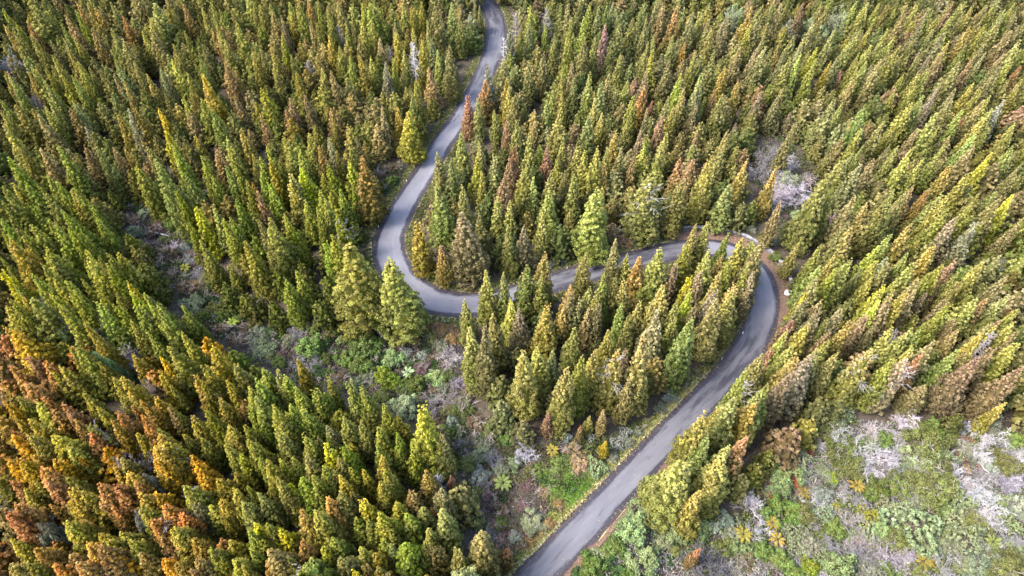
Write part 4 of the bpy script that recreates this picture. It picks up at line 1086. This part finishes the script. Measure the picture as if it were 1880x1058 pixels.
def build_plants():
    r = np.random.default_rng(21)
    rows = []
    for e in PLANTS.split():
        x, y, w, k, c = e.split(',')
        rows.append(dict(px=(float(x), float(y)), w=float(w), k=k, c=c))
    # the rest of the brush that closes the gully and the heath, between the ones listed above
    for poly, kinds, n in ((  [(225, 400), (300, 350), (345, 410), (365, 480), (415, 550), (470, 600), (540, 610), (520, 670), (450, 640), (370, 580), (300, 500), (250, 440)],
                             ['W,dark', 'W,brown', 'F,olive', 'F,grey', 'L,deep', 'W,plum', 'D,gr', 'W,deep'], 46),
                           ([(540, 620), (640, 640), (840, 640), (840, 720), (890, 800), (940, 850), (920, 1040), (870, 1040), (850, 850), (790, 760), (640, 710), (540, 690)],
                             ['W,dark', 'W,brown', 'F,olive', 'F,grey', 'L,deep', 'W,plum', 'D,gr', 'F,deep'], 46),
                           ([(1400, 880), (1480, 815), (1560, 790), (1880, 800), (1880, 1058), (1300, 1058), (1340, 960)],
                             ['D,wh', 'D,pk', 'D,gr', 'F,olive', 'F,grey', 'F,pale', 'L,green', 'B,pale', 'L,mint', 'D,wh'], 60)):
        pl = np.array(poly, float)
        m = 0
        for _ in range(4000):
            c = pl.min(0) + r.random(2) * (pl.max(0) - pl.min(0))
            w = r.uniform(24, 46)
            if not inside(c[None], poly)[0] or min(math.hypot(c[0] - q['px'][0], c[1] - q['px'][1]) - .30 * q['w'] for q in rows) < .27 * w: continue
            kk, cc = kinds[r.integers(len(kinds))].split(',')
            rows.append(dict(px=(float(c[0]), float(c[1])), w=w, k=kk, c=cc)); m += 1
            if m >= n: break
    P0 = land([q['px'] for q in rows])
    for q, p in zip(rows, P0):
        if q['k'] == 'T': q['w'] *= .82
        if q['k'] == 'F' and q['px'][0] > 1360 and q['px'][1] > 740: q['w'] *= 1.15
        q['r'] = .5 * q['w'] * np.linalg.norm(np.array([p[0], p[1], p[2] - CAM_Z])) / FPX
    H = {'D': .55, 'L': .55, 'B': .5, 'F': .5, 'W': .45, 'T': .9}
    for q in rows:      # between the conifers: small trees whose crowns reach up to the light
        q['tall'] = 0.0
        if q['k'] in 'DLF' and not dead_clear([q['px']])[0] and (q['px'][0] < 420 or (q['px'][0] > 1330 and q['px'][1] < 60)): q['tall'] = 7.0
        elif q['k'] in 'DF' and 1390 < q['px'][0] < 1480 and 260 < q['px'][1] < 350: q['tall'] = 4.5
    P = land([q['px'] for q in rows], np.array([q['tall'] * .8 or q['r'] * H[q['k']] for q in rows]))
    d, k = road_dist(P[:, :2])
    for i, q in enumerate(rows):
        lim = ROADW[k[i]] + .9 + q['r'] * .85
        if d[i] < lim:
            v = unit(P[i, :2] - ROAD[k[i]])
            P[i, :2] = ROAD[k[i]] + v * lim
            P[i, 2] = ground(P[i:i + 1, 0], P[i:i + 1, 1])[0]
        q['P'] = P[i]
        q['area'] = next(a for a, f in AREAS if f(q['px']))
    # labels
    G = {}
    for i, q in enumerate(rows): G.setdefault((q['k'], q['c'], q['area']), []).append(i)
    for (kk, c, a), js in G.items():
        js.sort(key=lambda i: rows[i]['px'][0])
        what = f'{WORD[c]} {KINDW[kk][0]}'
        n = len(js)
        big = max(js, key=lambda i: rows[i]['w'])
        for z, i in enumerate(js):
            if n == 1: s = f'only {what} {a}'
            elif n > 2 and i == big and rows[i]['w'] > 1.15 * max(rows[j]['w'] for j in js if j != i): s = f'largest {what} {a}'
            elif z == 0: s = f'leftmost {what} {a}'
            elif z == n - 1: s = f'rightmost {what} {a}'
            elif z <= n // 2: s = f'{nth(z)} {what} from the left {a}'
            else: s = f'{nth(n - 1 - z)} {what} from the right {a}'
            rows[i]['label'] = s
    for q in rows:
        k, rad, c = q['k'], q['r'], np.array(TINT[q['c']])
        word, name, cat, grp = KINDW[k]
        j = np.exp(r.normal(size=3) * .035) * math.exp(r.normal() * .1)
        tint = [float(v) for v in c * j]
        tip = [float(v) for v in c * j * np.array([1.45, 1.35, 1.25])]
        rot = (r.normal() * .06, r.normal() * .06, r.uniform(0, 6.28))
        loc = (q['P'][0], q['P'][1], q['P'][2] - .05)
        sc = rad * np.array([r.uniform(.9, 1.1), r.uniform(.9, 1.1), r.uniform(.85, 1.2)])
        if q['tall']: sc[2] = q['tall'] * r.uniform(1.0, 1.2)
        if k == 'D':
            o = link(name, DEAD[r.integers(len(DEAD))])
            o['tint'] = tint
        elif k == 'T':
            o = link(name, None)
            link('trunk', FERNTRUNK, o)
            nf = int(r.integers(8, 11))
            for f in range(nf):
                fr = link('frond', FROND[f % 3], o)
                fr.location = (0, 0, .68)
                fr.rotation_euler = (r.normal() * .1, r.normal() * .1 - .02, f * 2 * math.pi / nf + r.normal() * .12)
                s = r.uniform(.85, 1.1); fr.scale = (s, s, s)
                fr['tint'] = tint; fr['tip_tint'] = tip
            sc = rad * np.array([1.0, 1.0, 1.0])
        else:
            o = link(name, None)
            src = {'L': LEAFY, 'B': BLOSSOM, 'F': FEATHER, 'W': FEATHER}[k]
            f = link('foliage', src[r.integers(len(src))], o)
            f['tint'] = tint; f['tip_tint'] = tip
            st = link('stems', STEMS[r.integers(3)], o)
            st['tint'] = [.30, .25, .22] if k in 'WF' else [.2, .16, .12]
            if k == 'W': f.scale = (.8, .8, .62)
            elif k in 'LB': st.scale = (.7, .7, .6)
            else: st.scale = (1.0, 1.0, .95)
        o.location, o.rotation_euler, o.scale = loc, rot, tuple(sc)
        tag(o, q['label'], cat, grp)
    pts = np.array([(s[0], s[1]) for s in SN], float)
    Q = land(pts, np.array([s[2] for s in SN]))
    for s, p in zip(SN, Q):
        o = link('dead_tree', SNAG[r.integers(2)])
        o.location = (p[0], p[1], p[2]); o.scale = (s[2] * 1.1, s[2] * 1.1, s[2])
        o.rotation_euler = (0, 0, r.uniform(0, 6))
        o['tint'] = [min(.8, v * 1.15) for v in TINT[s[3]]]
        tag(o, s[4], 'dead tree', 'standing dead trees')
    # fallen bleached trunks
    for (a, b, rad, lab) in [((276, 428), (330, 437), .16, 'pale fallen trunk lying across the upper gully'), ((463, 560), (470, 577), .14, 'thin white log on the dark ground left of the hairpin trees')]:
        A, B = land([a])[0], land([b])[0]
        T = Tubes()
        D = B - A
        pts = [D * f + np.array([.15 * math.sin(f * 5), .12 * math.cos(f * 4), .25 + .08 * math.sin(f * 9)]) for f in np.linspace(0, 1, 9)]
        T.add(pts, rad, rad * .5, 7)
        for f in (2, 4, 5, 6):
            T.add([pts[f], pts[f] + np.array([.5, .6 * (-1) ** f, .3]), pts[f] + np.array([.9, 1.2 * (-1) ** f, .45])], rad * .4, rad * .15, 5)
        V, F = T.arrays()
        o = link('fallen_log', mesh_np('fallen_log', V, F, M_TWIG, smooth=True))
        o.location = tuple(A); o['tint'] = [.55, .52, .48]
        tag(o, lab, 'log')
build_plants()

# ------------------------------------------------------------------ ground cover
def scatter_cover():
    r = np.random.default_rng(31)
    n = 190000
    X, Y = r.uniform(-150, 150, n), r.uniform(20, 215, n)
    P = np.stack([X, Y], -1)
    q = to_px(np.column_stack([P, np.zeros(n)]))
    d, k = road_dist(P)
    clear = dead_clear(q)
    keep = (d > 4.3) & (q[:, 0] > -60) & (q[:, 0] < 1960) & (q[:, 1] > -40) & (q[:, 1] < 1130) & (clear | (r.random(n) < .08))
    P, q, d, clear = P[keep], q[keep], d[keep], clear[keep]
    z = ground(P[:, 0], P[:, 1])
    heath = inside(q, [(1020, 1140), (1110, 1000), (1200, 935), (1340, 950), (1400, 870), (1480, 812), (1540, 762), (2060, 780), (2100, 1250), (1000, 1250)])
    pal_g = np.array([TINT[c] for c in ('brown', 'deep', 'dark', 'deep', 'plum', 'olive', 'grey', 'br', 'dk', 'dk', 'deep', 'dk')])
    pal_h = np.array([TINT[c] for c in ('gr', 'gr', 'olive', 'grey', 'green', 'grey', 'pk', 'olive', 'pk', 'pale', 'deep', 'gr')])
    VV, FF, A, T = [], [], [], []
    per = 11
    # neighbouring tufts share a colour: pick it from a coarse cell
    cell = (np.floor(P[:, 0] / 2.3 + .6 * np.sin(P[:, 1])).astype(int) * 7349 + np.floor(P[:, 1] / 2.3 + .6 * np.cos(P[:, 0])).astype(int) * 9151) % 997
    pick = (cell + (r.random(len(P)) < .3) * r.integers(0, 50, len(P))) % 12
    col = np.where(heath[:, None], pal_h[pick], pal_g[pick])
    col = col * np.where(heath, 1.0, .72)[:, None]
    col *= np.exp(r.normal(size=(len(P), 1)) * .18)
    hgt = np.where(clear, r.uniform(.25, 1.0, len(P)) * np.where(heath, 1.25, 1), r.uniform(.2, .6, len(P)))
    off = r.normal(size=(len(P), per, 3)) * np.array([.38, .38, 0]) 
    C = np.column_stack([P, z])[:, None, :] + off
    C[..., 2] += r.random((len(P), per)) * hgt[:, None]
    Nn = unit(r.normal(size=C.shape) + np.array([0, 0, .8]))
    V, F = leaf_tris(C.reshape(-1, 3), Nn.reshape(-1, 3), (.07 + .11 * r.random(len(P) * per)), r)
    # the greyish tufts are dead twigs: long thin slivers instead of leaves
    dry = np.repeat((col.max(1) - col.min(1)) < .36 * col.max(1), per)
    Cd, nd = C.reshape(-1, 3)[dry], int(dry.sum())
    D = unit(r.normal(size=(nd, 3)) * np.array([1, 1, .55]))
    S = unit(np.cross(D, r.normal(size=(nd, 3))))
    ln, th = (.22 + .38 * r.random((nd, 1))), .022 + .018 * r.random((nd, 1))
    V = V.reshape(-1, 3, 3)
    V[dry] = np.stack([Cd - D * ln + S * th, Cd - D * ln - S * th, Cd + D * ln], 1)
    V = V.reshape(-1, 3)
    cl = np.stack([np.repeat(r.random(len(P)), per), r.random(len(P) * per), r.random(len(P) * per)], -1)
    ct = np.repeat(col, per, 0)
    me = mesh_np('undergrowth', V, F, M_COVER, {'cl': cl, 'tint': ct, 'tip_tint': ct * 1.35})
    tag(link('undergrowth', me), 'low mixed brush and litter plants covering the gully, heath and forest floor', 'undergrowth', kind='stuff')
scatter_cover()

def grass():
    """short blades: the green roadside clearing, its orange fringe and the verges"""
    r = np.random.default_rng(41)
    pts, col = [], []
    def area(poly, dens, cols):
        q = flat(poly)
        lo, hi = q.min(0), q.max(0)
        n = int((hi - lo).prod() * dens)
        P = lo + r.random((n, 2)) * (hi - lo)
        P = P[inside(P, q)]
        pts.append(P)
        c = np.array([TINT.get(c, c) if isinstance(c, str) else c for c in cols])
        w = np.sin(P[:, 0] * .9 + 2) + np.cos(P[:, 1] * .8) + r.normal(size=len(P)) * .8
        col.append(c[np.clip(((w + 2.2) / 4.4 * len(c)).astype(int), 0, len(c) - 1)])
    area([(985, 868), (1020, 838), (1060, 842), (1085, 870), (1110, 868), (1080, 900), (1050, 930), (1030, 930), (1000, 890)], 150, [(.10, .19, .025), (.13, .22, .03), (.17, .24, .045), (.22, .26, .07)])
    area([(1040, 832), (1075, 828), (1100, 850), (1100, 880), (1080, 885), (1060, 850)], 60, ['orange', 'tan', (.30, .20, .08)])
    area([(1015, 905), (1045, 925), (1030, 965), (985, 1010), (950, 1000), (960, 970), (1005, 960)], 50, ['orange', 'tan', (.33, .22, .06), (.16, .19, .04)])
    area([(778, 594), (835, 598), (850, 625), (815, 632), (780, 612)], 60, ['orange', 'tan', (.42, .20, .08), 'olive'])
    area([(745, 640), (800, 650), (800, 715), (760, 745), (730, 700)], 60, [(.045, .10, .02), (.06, .13, .025), (.08, .15, .03)])
    area([(640, 355), (690, 280), (760, 330), (735, 350)], 14, ['brown', 'deep', 'tan'])
    P0 = np.concatenate(pts); c0 = np.concatenate(col); d0, k0 = road_dist(P0); m0 = d0 - ROADW[k0] > 1.2
    pts, col = [P0[m0]], [c0[m0]]
    # verges
    k = r.integers(0, len(ROAD), 26000)
    side = np.where(r.random(len(k)) < .5, -1, 1)
    off = ROAD_W + .5 + .45 * r.random(len(k)) + np.abs(r.normal(size=len(k))) * .75
    P = ROAD[k] + ROAD_N[k] * (side * (off - ROAD_W + ROADW[k]))[:, None] + r.normal(size=(len(k), 2)) * .15
    lower = ROAD_S[k] < ROAD_S[road_k((1330, 698))]
    keep = (side < 0) | ~lower
    keep &= (off - ROAD_W < 2.2)
    P, k, lower, off, side = P[keep], k[keep], lower[keep], off[keep], side[keep]
    in_bend = (side > 0) & (k > KA) & (k < KB)
    P, k, lower, off = P[~in_bend], k[~in_bend], lower[~in_bend], off[~in_bend]
    c1 = np.array([(.36, .31, .15), (.30, .26, .10), (.14, .17, .03), (.20, .20, .05), (.10, .15, .03)])
    c2 = np.array([(.09, .12, .025), (.13, .14, .035), (.16, .13, .06), (.06, .09, .02), (.22, .18, .09)])
    w = np.clip(((off - ROAD_W) * 1.6 + r.normal(size=len(P)) * .9).astype(int), 0, 4)
    pts.append(P); col.append(np.where(lower[:, None], c1[w], c2[r.integers(0, 5, len(P))]))
    P = np.concatenate(pts); col = np.concatenate(col)
    d, k1 = road_dist(P); m = d - ROADW[k1] > .4
    P, col = P[m], col[m]
    z = ground(P[:, 0], P[:, 1])
    per = 6
    C = np.column_stack([P, z])[:, None, :] + r.normal(size=(len(P), per, 3)) * np.array([.12, .12, 0])
    C[..., 2] += .08 + .12 * r.random((len(P), per))
    Nn = unit(r.normal(size=C.shape) + np.array([0, 0, .55]))
    V, F = leaf_tris(C.reshape(-1, 3), Nn.reshape(-1, 3), .07 + .07 * r.random(len(P) * per), r)
    cl = np.stack([np.repeat(r.random(len(P)), per), r.random(len(P) * per), r.random(len(P) * per)], -1)
    ct = np.repeat(col, per, 0)
    tag(link('grass', mesh_np('grass', V, F, M_COVER, {'cl': cl, 'tint': ct, 'tip_tint': ct * 1.3})), 'short green and straw-coloured grass on verges and the small roadside clearing', 'grass', kind='stuff')
grass()

def fallen_leaves():
    r = np.random.default_rng(51)
    n = 5000
    k = r.integers(0, len(ROAD), n)
    side = np.where(r.random(n) < .5, -1, 1)
    off = ROADW[k] + .35 - np.abs(r.normal(size=n)) * .55
    off = np.where(r.random(n) < .12, r.uniform(0, 1, n) * ROADW[k], off)
    P = ROAD[k] + ROAD_N[k] * (side * np.maximum(off, 0))[:, None] + r.normal(size=(n, 2)) * .1
    C = np.column_stack([P, ROAD_Z[k] + .045])
    V, F = leaf_tris(C, unit(r.normal(size=(n, 3)) * .25 + np.array([0, 0, 1])), .022 + .035 * r.random(n), r)
    c = np.array([(.20, .12, .05), (.30, .21, .10), (.11, .06, .03), (.34, .28, .14)])[r.integers(0, 4, n)]
    cl = np.stack([r.random(n), r.random(n), r.random(n)], -1)
    tag(link('fallen_leaves', mesh_np('fallen_leaves', V, F, M_COVER, {'cl': cl, 'tint': c, 'tip_tint': c})), 'brown needles and leaves blown on to the edges of the asphalt', 'leaf litter', kind='stuff')
fallen_leaves()
